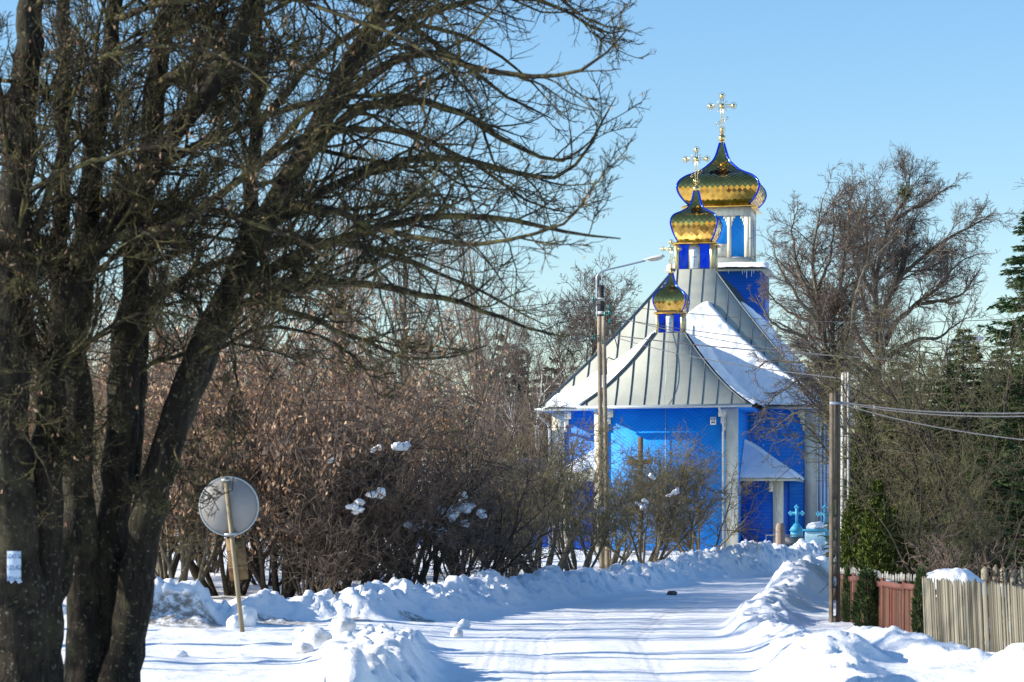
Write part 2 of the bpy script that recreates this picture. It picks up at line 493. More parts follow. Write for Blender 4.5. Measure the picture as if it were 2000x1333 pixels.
M['clod'] = simple('frozen_dirt', (0.05, 0.045, 0.04), (0.15, 0.14, 0.13), 0.9, scale=12)
for i, (px, py, Y, rx, ry, rz, lab, k) in enumerate(LUMPS):
    me = lump_bm(rx, ry, rz, 50+i)
    me.materials.append([M['snow'], M['snow_dirty'], M['clod']][k])
    x = X_at(px, Y)
    o = link('snow_lump' if k < 2 else 'dirt_clod', me, None, (x, Y, gzf(x, Y) + rz*0.45))
    tag(o, lab, 'snow lump' if k < 2 else 'dirt clod')
# ---------------------------------------------------------------- church
TH = math.asin(0.1788)
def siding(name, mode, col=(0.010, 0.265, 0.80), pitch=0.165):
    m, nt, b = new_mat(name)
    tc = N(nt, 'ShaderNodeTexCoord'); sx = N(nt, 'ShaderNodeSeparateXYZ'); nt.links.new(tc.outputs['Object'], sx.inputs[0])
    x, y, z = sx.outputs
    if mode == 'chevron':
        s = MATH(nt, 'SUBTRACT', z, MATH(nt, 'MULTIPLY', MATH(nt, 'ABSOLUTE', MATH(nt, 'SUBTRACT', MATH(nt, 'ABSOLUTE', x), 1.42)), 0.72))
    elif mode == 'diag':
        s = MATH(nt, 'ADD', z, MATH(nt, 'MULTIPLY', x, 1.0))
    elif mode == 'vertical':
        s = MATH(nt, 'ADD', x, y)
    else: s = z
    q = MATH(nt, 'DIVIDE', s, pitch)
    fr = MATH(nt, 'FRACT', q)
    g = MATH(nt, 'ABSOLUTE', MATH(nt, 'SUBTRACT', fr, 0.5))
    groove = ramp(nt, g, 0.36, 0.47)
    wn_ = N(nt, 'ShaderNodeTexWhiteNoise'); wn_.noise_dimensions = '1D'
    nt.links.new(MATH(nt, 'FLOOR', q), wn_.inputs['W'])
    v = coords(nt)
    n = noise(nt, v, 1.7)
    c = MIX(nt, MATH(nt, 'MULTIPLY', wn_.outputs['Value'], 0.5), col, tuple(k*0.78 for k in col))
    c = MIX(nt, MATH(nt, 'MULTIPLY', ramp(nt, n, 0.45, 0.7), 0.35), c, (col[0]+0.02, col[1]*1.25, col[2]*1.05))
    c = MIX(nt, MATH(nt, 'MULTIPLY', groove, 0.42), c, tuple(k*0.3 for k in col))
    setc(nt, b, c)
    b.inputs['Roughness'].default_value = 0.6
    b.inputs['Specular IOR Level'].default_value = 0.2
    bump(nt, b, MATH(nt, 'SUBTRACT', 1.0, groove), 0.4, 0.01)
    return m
M['blue_chevron'] = siding('blue_chevron_boards', 'chevron')
M['blue_plank'] = siding('blue_boards', 'horizontal', (0.009, 0.185, 0.68))
M['blue_diag'] = siding('blue_diagonal_boards', 'diag', (0.012, 0.27, 0.80))
M['blue_vert'] = siding('blue_upright_boards', 'vertical')
M['cream'] = simple('cream_paint', (0.70, 0.66, 0.53), (0.52, 0.50, 0.42), 0.6, scale=5, vs=(1, 1, .3), lo=.45, hi=.7)
M['roof'] = simple('zinc_roof', (0.43, 0.445, 0.385), (0.36, 0.38, 0.335), 0.6, 0.05, scale=1.2, vs=(1, 1, .4), bs=0.12, bd=0.03)
M['seam'] = simple('roof_seam', (0.06, 0.085, 0.11), (0.05, 0.07, 0.09), 0.5, 0.2)
M['zinc'] = simple('zinc_gutter', (0.42, 0.47, 0.48), (0.34, 0.38, 0.40), 0.45, 0.4)
M['gold'] = simple('gold_plate', (0.84, 0.53, 0.14), (0.70, 0.42, 0.10), 0.15, 1.0, scale=2)
M['gold_cross'] = simple('gold_metal', (0.74, 0.58, 0.26), (0.62, 0.47, 0.20), 0.22, 1.0, scale=6)
M['blue_chrome'] = simple('blue_polished_metal', (0.010, 0.055, 0.62), (0.008, 0.04, 0.5), 0.12, 0.85, scale=3)
M['gilt'] = simple('pale_gilt', (0.62, 0.54, 0.26), (0.50, 0.43, 0.20), 0.35, 0.6, scale=6)
M['pane'] = simple('pale_glass', (0.42, 0.52, 0.62), (0.60, 0.68, 0.74), 0.12, 0.0, scale=3)
M['grey_paint'] = simple('grey_paint', (0.10, 0.11, 0.12), (0.14, 0.15, 0.16), 0.6)

church = thing('church', 'blue wooden church with three golden onion domes and snowy grey metal roofs', 'church', (6.36, 106, 0), -TH)
# local axes: x across, y back, z up
# walls
MB().box(-2.93, 2.93, 0, 6.55, -0.6, 6.02).build('apse_wall', M['blue_chevron'], church)
MB().box(-5.8, 5.8, 6.57, 26.5, -0.6, 6.20).build('nave_wall', M['blue_plank'], church)
# stone plinth strip hidden mostly by snow, then corner boards with a stepped head
def corner_board(x, y, z1, sx, w=0.44, d=0.05, z0=-0.5, side=1.0):
    mb = MB()
    x0, x1 = (x - w*sx, x + d*sx)
    mb.box(min(x0, x1), max(x0, x1), y-d, y+0.002, z0, z1)
    if side: mb.box(min(x, x+d*sx), max(x, x+d*sx), y+0.002, y+w*0.8, z0, z1)
    for k, (e, zz) in enumerate(((0.30, 0.34), (0.20, 0.62), (0.10, 0.9))):
        a, b_ = x0, x0 - e*sx
        mb.box(min(a, b_), max(a, b_), y-d, y+0.002, z1-zz, z1-(0, .34, .62)[k])
    return mb.build('corner_board', M['cream'], church)
for sx in (-1, 1):
    corner_board(2.93*sx, 0, 5.97, sx)
    corner_board(5.8*sx, 6.57, 6.16, sx, 0.5)
# side wall pilasters and panels
for k in range(7):
    y = 8.6 + k*2.75
    MB().box(5.8, 5.87, y, y+0.75, -0.5, 6.15).build('pilaster', M['cream'], church)

def loft_roof(name, w0, w1, f0, f1, back, z0, z1, lin, n, parent, seam_pitch, thick=0.1):
    """hipped roof open at the back, concave slopes; returns slope functions"""
    c = lambda s: lin*s + (1-lin)*s*s
    Wd = lambda s: w0 + (w1-w0)*s
    Fr = lambda s: f0 + (f1-f0)*s
    Zz = lambda s: z0 + (z1-z0)*c(s)
    vs, fs = [], []
    for i in range(n+1):
        s = i/n
        vs += [(-Wd(s), back, Zz(s)), (-Wd(s), Fr(s), Zz(s)), (Wd(s), Fr(s), Zz(s)), (Wd(s), back, Zz(s))]
    for i in range(n):
        a = i*4
        for j in range(3): fs.append([a+j, a+j+1, a+5+j, a+4+j])
    t = n*4
    fs.append([t, t+1, t+2, t+3])
    mb = MB().add(vs, fs)
    roof = mb.build(name, M['roof'], parent)
    # standing seams
    sm = MB()
    def strip(fn, sa, sb, nrm, m=10):
        pts = [Vector(fn(sa + (sb-sa)*i/m)) for i in range(m+1)]
        vs = []
        for p in pts:
            for q in (-1, 1):
                for h in (-0.01, 0.028):
                    vs.append(p + nrm[0]*0.017*q + nrm[1]*h)
        fs = []
        for i in range(m):
            a = i*4; b = a+4
            fs += [[a, a+1, b+1, b], [a+1, a+3, b+3, b+1], [a+3, a+2, b+2, b+3]]
        sm.add(vs, fs)
    nf = (Vector((1, 0, 0)), Vector((0, -(z1-z0), (f1-f0))).normalized())
    k = 0
    us = np.arange(-w0+0.25, w0-0.1, seam_pitch)
    for u in us:
        smax = 1.0 if abs(u) <= w1 else (w0-abs(u))/(w0-w1)
        if smax < 0.04: continue
        strip(lambda s, u=u: (u, Fr(s), Zz(s)), 0, smax, nf)
    for sd in (-1, 1):
        ns = (Vector((0, 1, 0)), Vector((sd*(z1-z0), 0, (w0-w1))).normalized())
        for y in np.arange(f0+0.3, back, seam_pitch):
            smax = 1.0 if y >= f1 else (y-f0)/(f1-f0)
            strip(lambda s, y=y: (sd*Wd(s), y, Zz(s)), 0, smax, ns)
        # hip capping
        pts = [(sd*Wd(i/n), Fr(i/n), Zz(i/n)+0.015) for i in range(n+1)]
        sm.tube(pts, 0.045, 6)
    sm.build('seam', M['seam'], roof)
    return roof, Wd, Fr, Zz

apse_roof, aW, aF, aZ = loft_roof('apse_roof', 3.5, 0.62, -0.55, 1.40, 9.4, 6.10, 9.22, 0.62, 14, church, 0.60)
nave_roof, nW, nF, nZ = loft_roof('nave_roof', 6.42, 0.92, 6.00, 10.85, 21.8, 6.28, 12.78, 0.84, 14, church, 0.60)
MB().box(-3.46, 3.46, -0.51, 5.99, 6.0, 6.098).build('eave', M['blue_plank'], church)
MB().box(-6.38, 6.38, 6.04, 27, 6.18, 6.278).build('eave', M['blue_plank'], church)
# back slope of the nave roof is out of view; close it plainly
MB().add([(-6.42, 21.8, 6.28), (6.42, 21.8, 6.28), (0.92, 21.8, 12.78), (-0.92, 21.8, 12.78), (-6.42, 27, 6.28), (6.42, 27, 6.28)], [[0, 4, 3], [1, 2, 5], [4, 5, 2, 3]]).build('back_roof', M['roof'], church)
def gutter(pts, r=0.075):
    return MB().tube(pts, r, 8).build('gutter', M['zinc'], church, True)
gutter([(-3.62, -0.63, 6.02), (3.62, -0.63, 6.06)])
gutter([(-6.55, 5.92, 6.22), (-3.3, 5.92, 6.24)])
gutter([(3.4, 5.92, 6.24), (6.55, 5.92, 6.22)])
gutter([(6.5, 5.9, 6.22), (6.5, 26, 6.2)])
for pts in ([(2.28, -0.6, 6.0), (2.30, -0.45, 5.85), (2.40, -0.12, 5.6), (2.40, -0.1, 0.1)],
            [(-6.4, 5.95, 6.2), (-6.38, 6.0, 5.95), (-6.0, 6.35, 5.6), (-5.95, 6.45, 5.3), (-5.95, 6.45, 0.1)],
            [(6.4, 5.95, 6.2), (6.36, 6.05, 5.95), (6.0, 6.35, 5.6), (5.95, 6.42, 5.3), (5.95, 6.42, 0.1)]):
    MB().tube(pts, 0.055, 8).build('downpipe', M['zinc'], church, True)
MB().tube([(0, -0.05, 5.95), (0, -0.05, 0.2)], 0.012, 5).tube([(0, -.58, 6.2), (0, 1.35, 9.25)], 0.012, 5).build('lightning_cable', M['zinc'], church)
# meter box on the apse wall
mbx = MB().box(1.86, 2.10, -0.10, 0, 5.30, 5.62).build('notice_box', simple('white_box', (0.75, 0.76, 0.78), rough=.4), church)
MB().box(1.905, 1.955, -0.108, -0.1, 5.46, 5.56).box(2.005, 2.055, -0.108, -0.1, 5.46, 5.56).box(1.905, 2.055, -0.108, -0.1, 5.35, 5.42).build('notice_print', M['grey_paint'], mbx)

# snow on the roofs ------------------------------------------------------
def snow_patch(name, surf, nrm, inside, parent, us, ss, thick, seed, soft=0.35, rag=0.14):
    """a drift lying on a roof slope; inside(u, s) is the distance in metres inside its outline"""
    Ug, Sg = np.meshgrid(us, ss)
    D = inside(Ug, Sg)
    D = D + rag*fbm(Ug*1.1, Sg*6, seed, 4)
    T = thick*np.sqrt(np.clip(D/soft, 0, 1))*(1+0.3*fbm(Ug*.5, Sg*3, seed+9, 4)) + 0.05*fbm(Ug*2.5, Sg*14, seed+19, 3)*(D > 0.05)
    T = np.where(D <= 0, -0.06, T)
    P = np.array(surf(Ug, Sg)).transpose(1, 2, 0) + np.array(nrm)[None, None, :]*T[..., None]
    ny_, nx_ = Ug.shape
    idx = np.arange(nx_*ny_).reshape(ny_, nx_)
    q = np.stack([idx[:-1, :-1], idx[:-1, 1:], idx[1:, 1:], idx[1:, :-1]], -1).reshape(-1, 4)
    ok = (D.ravel()[q] > -0.0).any(1)
    q = q[ok]
    used = np.unique(q); rm = np.full(nx_*ny_, -1); rm[used] = np.arange(len(used))
    me = mesh_from(name, P.reshape(-1, 3)[used], rm[q].ravel(), np.full(len(q), 4), M['snow'], True)
    return link(name, me, parent)
nrm_f = Vector((0, -(12.78-6.28)*0.9, 4.85)).normalized()
nrm_f = (nrm_f.x, nrm_f.y, nrm_f.z)
def nave_front(u, s): return (u, 6.0+4.85*s, 6.28+6.5*(0.84*s+0.16*s*s))
HN = 8.1   # slope length of the nave front
# sunny side: the valley next to the apse roof, upper edge running from the small cupola down to the eave corner
def in_left(u, s):
    top = np.interp(u, [-6.3, -5.7, -4.76, -3.28, -1.46, -0.9, .2], [-.06, .085, .185, .36, .59, .62, .62])
    e = (top - s)*HN
    return np.minimum(np.minimum(e, (u+6.15)*1.0), 5.0)
snow_patch('snow_cover', nave_front, nrm_f, in_left, nave_roof, np.linspace(-6.35, 0.2, 110), np.linspace(-0.035, 0.68, 100), 0.36, 71)
def in_right(u, s):
    top = np.interp(u, [-.3, .1, .55, .8, 1.15, 2.2, 2.94, 3.86, 5.0, 6.2], [.68, .72, .77, .775, .72, .56, .45, .33, .2, .07])
    return np.minimum((top - s)*HN, (6.35-u))
snow_patch('snow_cover', nave_front, nrm_f, in_right, nave_roof, np.linspace(-0.3, 6.4, 120), np.linspace(-0.03, 0.85, 120), 0.36, 83)
for sd in (-1, 1):
    nn = Vector((sd*(9.22-6.10), 0, 2.88)).normalized()
    def apse_side(u, s, sd=sd):     # u here runs front to back
        return (sd*(3.5-2.88*s), u-0.55+1.95*s, 6.10+3.12*(0.62*s+0.38*s*s))
    def in_side(u, s):
        return np.minimum(u*0.8 + 0.02, (0.99-s)*3.5) + 0.03 + 0*s
    snow_patch('snow_cover', apse_side, tuple(nn), in_side, apse_roof, np.concatenate([np.linspace(0.0, .6, 16), np.linspace(.7, 8.5, 70)]), np.linspace(-0.04, 1.0, 60), 0.26, 90+sd, 0.35, 0.0)
    # narrow drift along the right hip of the nave and on its shaded flank
    nn2 = Vector((sd*6.5, 0, 5.5)).normalized()
    def nave_side(u, s, sd=sd): return (sd*(6.42-5.5*s), u, 6.28+6.5*(0.84*s+0.16*s*s))
    def in_nside(u, s):
        fr = 6.0+4.85*s
        e = np.minimum((u-fr-0.25), (0.80-s)*8)
        return np.minimum(e, 1.5 + 1.8*fbm(u*.4, s*4, 33, 2) - 0.0*u + (0.45-s)*6)
    if sd > 0: snow_patch('snow_cover', nave_side, tuple(nn2), in_nside, nave_roof, np.linspace(6.0, 24, 120), np.linspace(-0.03, 0.9, 60), 0.22, 120+sd, 0.4)

# annexes in the corners between apse and nave -----------------------------
M['porch_and_shade_blue'] = siding('annex_and_shade_boards', 'horizontal', (0.008, 0.105, 0.52), 0.14)
for sd in (-1, 1):
    a, b_ = sorted((2.95*sd, 4.64*sd))
    w = MB().box(a, b_, 2.0, 6.55, -0.6, 3.02).build('annex_wall', M['porch_and_shade_blue'], church)
    a, b_ = sorted((4.64*sd - 0.36*sd, 4.69*sd))
    cb = MB().box(a, b_, 1.95, 2.0, -0.5, 3.0)
    a2, b2 = sorted((4.64*sd, 4.69*sd))
    cb.box(a2, b2, 2.002, 2.4, -0.5, 3.0)
    a, b_ = sorted((4.64*sd - 0.36*sd, 4.64*sd - 0.52*sd)); cb.box(a, b_, 1.95, 2.0, 2.55, 3.0)
    cb.build('corner_board', M['cream'], church)
    e, ri = 5.25*sd, 2.95*sd
    z0, z1 = 3.08, 4.62
    vs = [(ri, 1.42, z0), (e, 1.42, z0), (ri, 3.5, z1), (ri, 6.55, z1), (e, 6.55, z0)]
    low = [(v[0], v[1], v[2]-0.09) for v in vs]
    fs = [[0, 1, 2], [2, 1, 4, 3], [5, 7, 6], [7, 8, 9, 6], [0, 5, 6, 1], [1, 6, 9, 4]]
    ar = MB().add(vs + low, fs).build('annex_roof', M['roof'], church)
    # snow on it
    k = 30
    def roof_z(x, y):
        t = (x - ri)/(e - ri)                        # 0 at the wall, 1 at the eave
        za = z1 - (z1-z0)*t
        zb = z0 + (y-1.42)/(3.5-1.42)*(z1-z0)
        return np.minimum(za, zb)
    gx_ = np.linspace(ri, e + 0.06*sd, 46); gy_ = np.linspace(1.36, 6.5, 70)
    XX, YY = np.meshgrid(gx_, gy_)
    dd = np.minimum(np.abs(e + .06*sd - XX), YY-1.36) + 0.05 + 0.12*fbm(XX*2, YY*2, 60+sd, 3)
    amt = 0.17 if sd > 0 else 0.10
    if sd < 0: dd = dd - 0.9*sstep(-.1, .5, fbm(XX*.8, YY*.8, 3, 2)+.2)
    T = amt*np.sqrt(np.clip(dd/0.25, 0, 1))*(1+.4*fbm(XX*1.2, YY*1.2, 66, 3))
    T = np.where(dd <= 0, -0.05, T)
    ZZ = roof_z(XX, YY) + T
    idx = np.arange(XX.size).reshape(XX.shape)
    q = np.stack([idx[:-1, :-1], idx[:-1, 1:], idx[1:, 1:], idx[1:, :-1]], -1).reshape(-1, 4)
    q = q[(dd.ravel()[q] > 0).any(1)]
    me = mesh_from('snow_cover', np.stack([XX, YY, ZZ], -1).reshape(-1, 3), q.ravel(), np.full(len(q), 4), M['snow'], True)
    link('snow_cover', me, ar)
# entrance porch on the sunny flank
MB().box(-8.0, -5.82, 10.5, 14.5, -0.5, 2.6).build('porch_wall', M['porch_and_shade_blue'], church)
pr = MB().add([(-8.6, 10.0, 2.62), (-5.82, 10.0, 3.9), (-5.82, 15, 3.9), (-8.6, 15, 2.62), (-8.6, 10.0, 2.5), (-5.82, 10.0, 3.78), (-5.82, 15, 3.78), (-8.6, 15, 2.5)],
              [[0, 3, 2, 1], [4, 5, 6, 7], [0, 1, 5, 4], [0, 4, 7, 3]]).build('porch_roof', M['roof'], church)
MB().add([(-8.62, 9.96, 2.63), (-5.82, 9.96, 3.91), (-5.82, 15, 3.91), (-8.62, 15, 2.63), (-8.55, 10.02, 2.83), (-5.82, 10.02, 4.1), (-5.82, 15, 4.1), (-8.55, 15, 2.83)],
         [[0, 3, 2, 1], [4, 5, 6, 7], [0, 1, 5, 4], [0, 4, 7, 3]]).build('snow_cover', M['snow'], pr, bevel=0.05)
MB().box(-8.1, -7.94, 10.4, 10.56, -0.5, 2.55).build('porch_post', M['cream'], church)

# cupolas ---------------------------------------------------------------
def resample(prof, n):
    """smooth profile (a, z) by arc length"""
    p = np.array(prof, float)
    d = np.concatenate([[0], np.cumsum(np.hypot(*np.diff(p, axis=0).T))])
    # Catmull-Rom through the points
    out = []
    for i in range(len(p)-1):
        p0, p1, p2, p3 = p[max(i-1, 0)], p[i], p[i+1], p[min(i+2, len(p)-1)]
        for t in np.linspace(0, 1, 10, endpoint=False):
            out.append(0.5*((2*p1)+(-p0+p2)*t+(2*p0-5*p1+4*p2-p3)*t*t+(-p0+3*p1-3*p2+p3)*t**3))
    out.append(p[-1]); out = np.array(out)
    d = np.concatenate([[0], np.cumsum(np.hypot(*np.diff(out, axis=0).T))])
    s = np.linspace(0, d[-1], n)
    return np.stack([np.interp(s, d, out[:, 0]), np.interp(s, d, out[:, 1])], 1), s

def orthodox_cross(parent, y, z0, H):
    """openwork eight-point cross on a ball, H tall"""
    k = H/2.25
    mb = MB()
    P = lambda x, z: (x*k, y, z0+z*k)
    r = 0.016*k**0.5
    w = 0.06
    def bar(xa, za, xb, zb, rungs):
        dx, dz = xb-xa, zb-za; L = math.hypot(dx, dz); nx_, nz_ = -dz/L*w, dx/L*w
        for q in (-1, 1): mb.tube([P(xa+nx_*q, za+nz_*q), P(xb+nx_*q, zb+nz_*q)], r, 5)
        for i in range(rungs):
            t = (i+.5)/rungs; cx_, cz_ = xa+dx*t, za+dz*t
            mb.tube([P(cx_-nx_, cz_-nz_), P(cx_+nx_, cz_+nz_)], r*0.8, 4)
    bar(0, 0.15, 0, 2.15, 12)
    bar(-0.6, 1.62, 0.6, 1.62, 8)
    for q in (-1, 1):   # slanted footrest drawn as two open frames
        x0, x1 = 0.08*q, 0.30*q
        s0, s1 = 0.85+0.55*x0, 0.85+0.55*x1
        f = [P(x0, s0-.06), P(x1, s1-.06), P(x1, s1+.06), P(x0, s0+.06)]
        for i in range(4): mb.tube([f[i], f[(i+1) % 4]], r*0.9, 4)
    for a in range(8):
        if a % 2 == 0: continue
        an = a*PI/4
        for da in (-.14, .14):
            mb.tube([P(0.08*math.cos(an+da), 1.62+0.08*math.sin(an+da)), P(0.36*math.cos(an+da*.7), 1.62+0.36*math.sin(an+da*.7))], r*0.6, 4)
    for bx, bz, br in ((0, 1.62, .125), (0, 2.13, .105), (-.58, 1.62, .105), (.58, 1.62, .105), (0, 0.42, .10)):
        mb.sphere(P(bx, bz), br*k, 14, 10)
        if (bx, bz) != (0, 1.62):
            ring = [P(bx+0.165*math.cos(a), bz+0.165*math.sin(a)) for a in np.linspace(0, 2*PI, 20, endpoint=False)]
            mb.tube(ring, r*0.8, 4, closed=True)
    c = mb.build('cross', M['gold_cross'], parent, True)
    MB().sphere(P(0, 0.0), 0.185*k, 18, 12).tube([P(0, -0.35), P(0, 0.3)], [0.10*k, 0.05*k], 10).build('orb', M['gold_cross'], parent, True)
    return c

def onion(parent, v, prof, tile, rib_r):
    P, s = resample(prof, 60)
    vs, fs = [], []
    for a, z in P:
        a = a*0.985
        vs += [(-a, v-a, z), (a, v-a, z), (a, v+a, z), (-a, v+a, z)]
    for i in range(len(P)-1):
        for j in range(4): fs.append([i*4+j, i*4+(j+1) % 4, (i+1)*4+(j+1) % 4, (i+1)*4+j])
    mb = MB().add(vs, fs)
    rr = np.random.default_rng(int(v*10))
    L = s[-1]
    A = lambda q: np.interp(q, s, P[:, 0]); Z = lambda q: np.interp(q, s, P[:, 1])
    rows = int(L/(tile*0.5))+1
    for fc in range(4):
        for j in range(rows):
            ar = j*tile*0.5
            for i in range(-12, 13):
                lat = (i + 0.5*(j % 2))*tile
                if abs(lat) > A(min(ar, L)) + tile*0.35: continue
                tl, tw = rr.normal(0, 0.006), rr.normal(0, 0.005)
                q = []
                for (da, db) in ((0, -.52), (.52, 0), (0, .52), (-.52, 0)):
                    aa = min(max(ar+db*tile, 0), L); w = float(A(aa))
                    x = min(max(lat+da*tile, -w), w)
                    # normal offset: lower corner lifted over the row beneath
                    a2, a1 = min(aa+.05, L), max(aa-.05, 0)
                    na, nz = -(Z(a2)-Z(a1)), (A(a2)-A(a1)); nl = math.hypot(na, nz) or 1
                    na, nz = -na/nl, -nz/nl
                    off = 0.016 - 0.011*(db/.52) + tl*db + tw*da
                    w2 = w + na*off; z = Z(aa) + nz*off
                    q.append((x, w2, z))
                out = []
                for (x, w2, z) in q:
                    out.append([(x, v-w2, z), (w2, v+x, z), (-x, v+w2, z), (-w2, v-x, z)][fc])
                mb.add(out, [[0, 1, 2, 3]])
    dome = mb.build('dome', M['gold'], parent)
    for sx, sy in ((-1, -1), (1, -1), (1, 1), (-1, 1)):
        MB().tube([(sx*a, v+sy*a, z) for a, z in P], rib_r, 7).build('rib', M['blue_chrome'], parent, True)
    return dome

def skirt(mb, v, a0, z0, a1, z1, n=5):
    vs, fs = [], []
    for i in range(n+1):
        t = i/n; a = a0+(a1-a0)*t**1.6; z = z0+(z1-z0)*t
        vs += [(-a, v-a, z), (a, v-a, z), (a, v+a, z), (-a, v+a, z)]
    for i in range(n):
        for j in range(4): fs.append([i*4+(j+1) % 4, i*4+j, (i+1)*4+j, (i+1)*4+(j+1) % 4])
    mb.add(vs, fs)
    t = n*4
    mb.add([(vs[t+j][0], vs[t+j][1], vs[t+j][2]-0.04) for j in range(4)] + vs[t:t+4], [[0, 1, 2, 3], [0, 4, 5, 1], [1, 5, 6, 2], [2, 6, 7, 3], [3, 7, 4, 0]])
    return mb

def small_cupola(v, a, zb, zt, prof, tile, Hc, rib_r):
    c = MB()
    c.box(-a, a, v-a, v+a, zb-0.8, zt)
    # polished blue diamonds standing proud of the drum
    rr = np.random.default_rng(5)
    d = a*0.42
    for fc in range(4):
        for j in range(-1, 8):
            for i in range(-4, 5):
                cx_, cz_ = (i+.5*(j % 2))*d, zb+0.05+j*d*0.75
                q = []
                t1, t2 = rr.normal(0, .05), rr.normal(0, .05)
                for da, db in ((0, -.5), (.5, 0), (0, .5), (-.5, 0)):
                    x = min(max(cx_+da*d, -a*.97), a*.97); z = min(max(cz_+db*d*1.5, zb+.02), zt-.02)
                    w = a + 0.03 + t1*da*d + t2*db*d
                    q.append([(x, v-w, z), (w, v+x, z), (-x, v+w, z), (-w, v-x, z)][fc])
                if len(set(q)) == 4: c.add(q, [[0, 1, 2, 3]])
    cup = c.build('cupola', M['blue_chrome'], church)
    for sx in (-1, 1):
        for sy in (-1, 1):
            x, y = sx*a, v+sy*a
            mb = MB().box(x-0.10*a-.01, x+0.10*a+.01, y-0.10*a-.01, y+0.10*a+.01, zb, zt)
            mb.build('corner_post', M['gilt'], cup)
    for fc in range(2):           # window on the front and on the flank
        ax, nr, o = ((1, 0, 0), (0, -1, 0), (0, v-a, 0)) if fc == 0 else ((0, 1, 0), (1, 0, 0), (a, v, 0))
        w, h0, h1 = a*0.22, zb+0.02, zt-0.42*a
        arch = [(-w, h0), (w, h0), (w, h1)] + [(w*math.cos(t), h1+w*1.2*math.sin(t)) for t in np.linspace(0.2, PI-0.2, 9)] + [(-w, h1)]
        out = [(x*1.38, (z-h0)*1.09+h0) for x, z in arch]
        fr = MB().prism(out, o, ax, (0, 0, 1), nr, 0.075).build('window_frame', M['gilt'], cup)
        MB().prism([(x, z) for x, z in arch], Vector(o)+Vector(nr)*0.078, ax, (0, 0, 1), nr, 0.006).build('window', M['pane'], cup)
        g = MB().prism([(-.012, h0+.1), (.012, h0+.1), (.012, h1), (-.012, h1)], Vector(o)+Vector(nr)*0.086, ax, (0, 0, 1), nr, 0.006)
        g.prism([(-w*.6, h0+.62*(h1-h0)), (w*.6, h0+.62*(h1-h0)), (w*.6, h0+.66*(h1-h0)), (-w*.6, h0+.66*(h1-h0))], Vector(o)+Vector(nr)*0.0865, ax, (0, 0, 1), nr, 0.006)
        g.build('window_cross', M['grey_paint'], cup)
    mb = MB(); skirt(mb, v, prof[0][0]*0.96, prof[0][1]+.05, a*1.28, zt+0.0)
    mb.build('skirt', M['gold'], cup)
    MB().box(-a*1.1, a*1.1, v-a*1.1, v+a*1.1, zb-0.12, zb).build('base_flashing', M['seam'], cup)
    onion(cup, v, prof, tile, rib_r)
    orthodox_cross(cup, v, prof[-1][1]+0.12*Hc/2.25, Hc)
    return cup
small_cupola(1.98, 0.52, 9.22, 10.06, [(.50, 10.12), (.61, 10.30), (.69, 10.56), (.65, 10.79), (.495, 11.0), (.28, 11.18), (.15, 11.42), (.07, 11.76)], 0.17, 1.33, 0.032)
small_cupola(11.8, 0.807, 12.78, 13.98, [(.76, 14.07), (.86, 14.25), (.97, 14.5), (1.05, 14.78), (1.065, 15.0), (.94, 15.27), (.62, 15.46), (.35, 15.66), (.21, 15.92), (.10, 16.45)], 0.24, 1.9, 0.042)

# main tower --------------------------------------------------------------
v = 23.8
tower = MB().box(-2.2, 2.2, v-2.2, v+2.2, 8.0, 13.66).build('tower', M['porch_and_shade_blue'], church)  # tower shade is put into the colour by reusing the darker annex blue
mb = MB(); skirt(mb, v, 1.62, 14.42, 2.62, 13.72)
tr = mb.build('tower_roof', M['roof'], church)
mb = MB()
for u in np.arange(-1.5, 1.6, .6):
    mb.box(u-.015, u+.015, v-2.62, v-1.6, 13.7, 13.75)
def skirt_top(u, s):    # front slope of the tower roof
    return (u, v-(1.62+1.0*(1-s)**1.6)+0*u, 13.72+0.70*s+0*u)
snow_patch('snow_cover', skirt_top, (0, -.55, .83), lambda u, s: np.minimum(np.minimum((0.50-s)*1.2, 2.5-np.abs(u)), 2.5), tr, np.linspace(-2.55, 2.55, 60), np.linspace(-.04, .7, 24), 0.17, 140, 0.25)
M['ice'] = simple('ice', (0.75, 0.82, 0.88), rough=0.15)
for u in rng.uniform(-2.3, 2.3, 12):
    h = rng.uniform(.12, .45); MB().tube([(u, v-2.56, 13.72), (u, v-2.56, 13.72-h)], [0.022, 0.003], 5).build('icicle', M['ice'], tr)
a = 1.53
drum = MB().box(-a, a, v-a, v+a, 14.2, 16.98).build('belfry', M['blue_diag'], church)
fr = MB()
zb, zt = 14.36, 16.96
for fc in range(4):
    ax = [(1, 0, 0), (0, 1, 0), (-1, 0, 0), (0, -1, 0)][fc]; nr = [(0, -1, 0), (1, 0, 0), (0, 1, 0), (-1, 0, 0)][fc]
    o = Vector((0, v, 0)) + Vector(nr)*a
    R_ = lambda x0, x1, z0, z1, d=.06, up=0.0: fr.prism([(x0, z0), (x1, z0), (x1, z1), (x0, z1)], o+Vector(nr)*up, ax, (0, 0, 1), nr, d)
    R_(-a-.06, -a+.26, zb, zt-.02); R_(a-.26, a+.06 - .002, zb, zt-.02, .0598)
    R_(-.62, -.42, zb, zt-.45); R_(.42, .62, zb, zt-.45)
    R_(-a+.26, a-.26, zt-.45, zt-.02, .058)
    R_(-a+.26, -.62, zb, zb+.08, .05); R_(.62, a-.26, zb, zb+.08, .05); R_(-.42, .42, zb, zb+.75, .03)
    for x0, x1 in ((-a+.26, -.62), (-.42, .42), (.62, a-.26)):      # stepped arch heads
        for k, (e, h0, h1) in enumerate(((.05, .95, .75), (.10, .75, .60), (.20, .60, .45))):
            R_(x0, x0+e, zt-h0, zt-h1, .055); R_(x1-e, x1, zt-h0, zt-h1, .055)
fr.build('belfry_frame', M['cream'], drum)
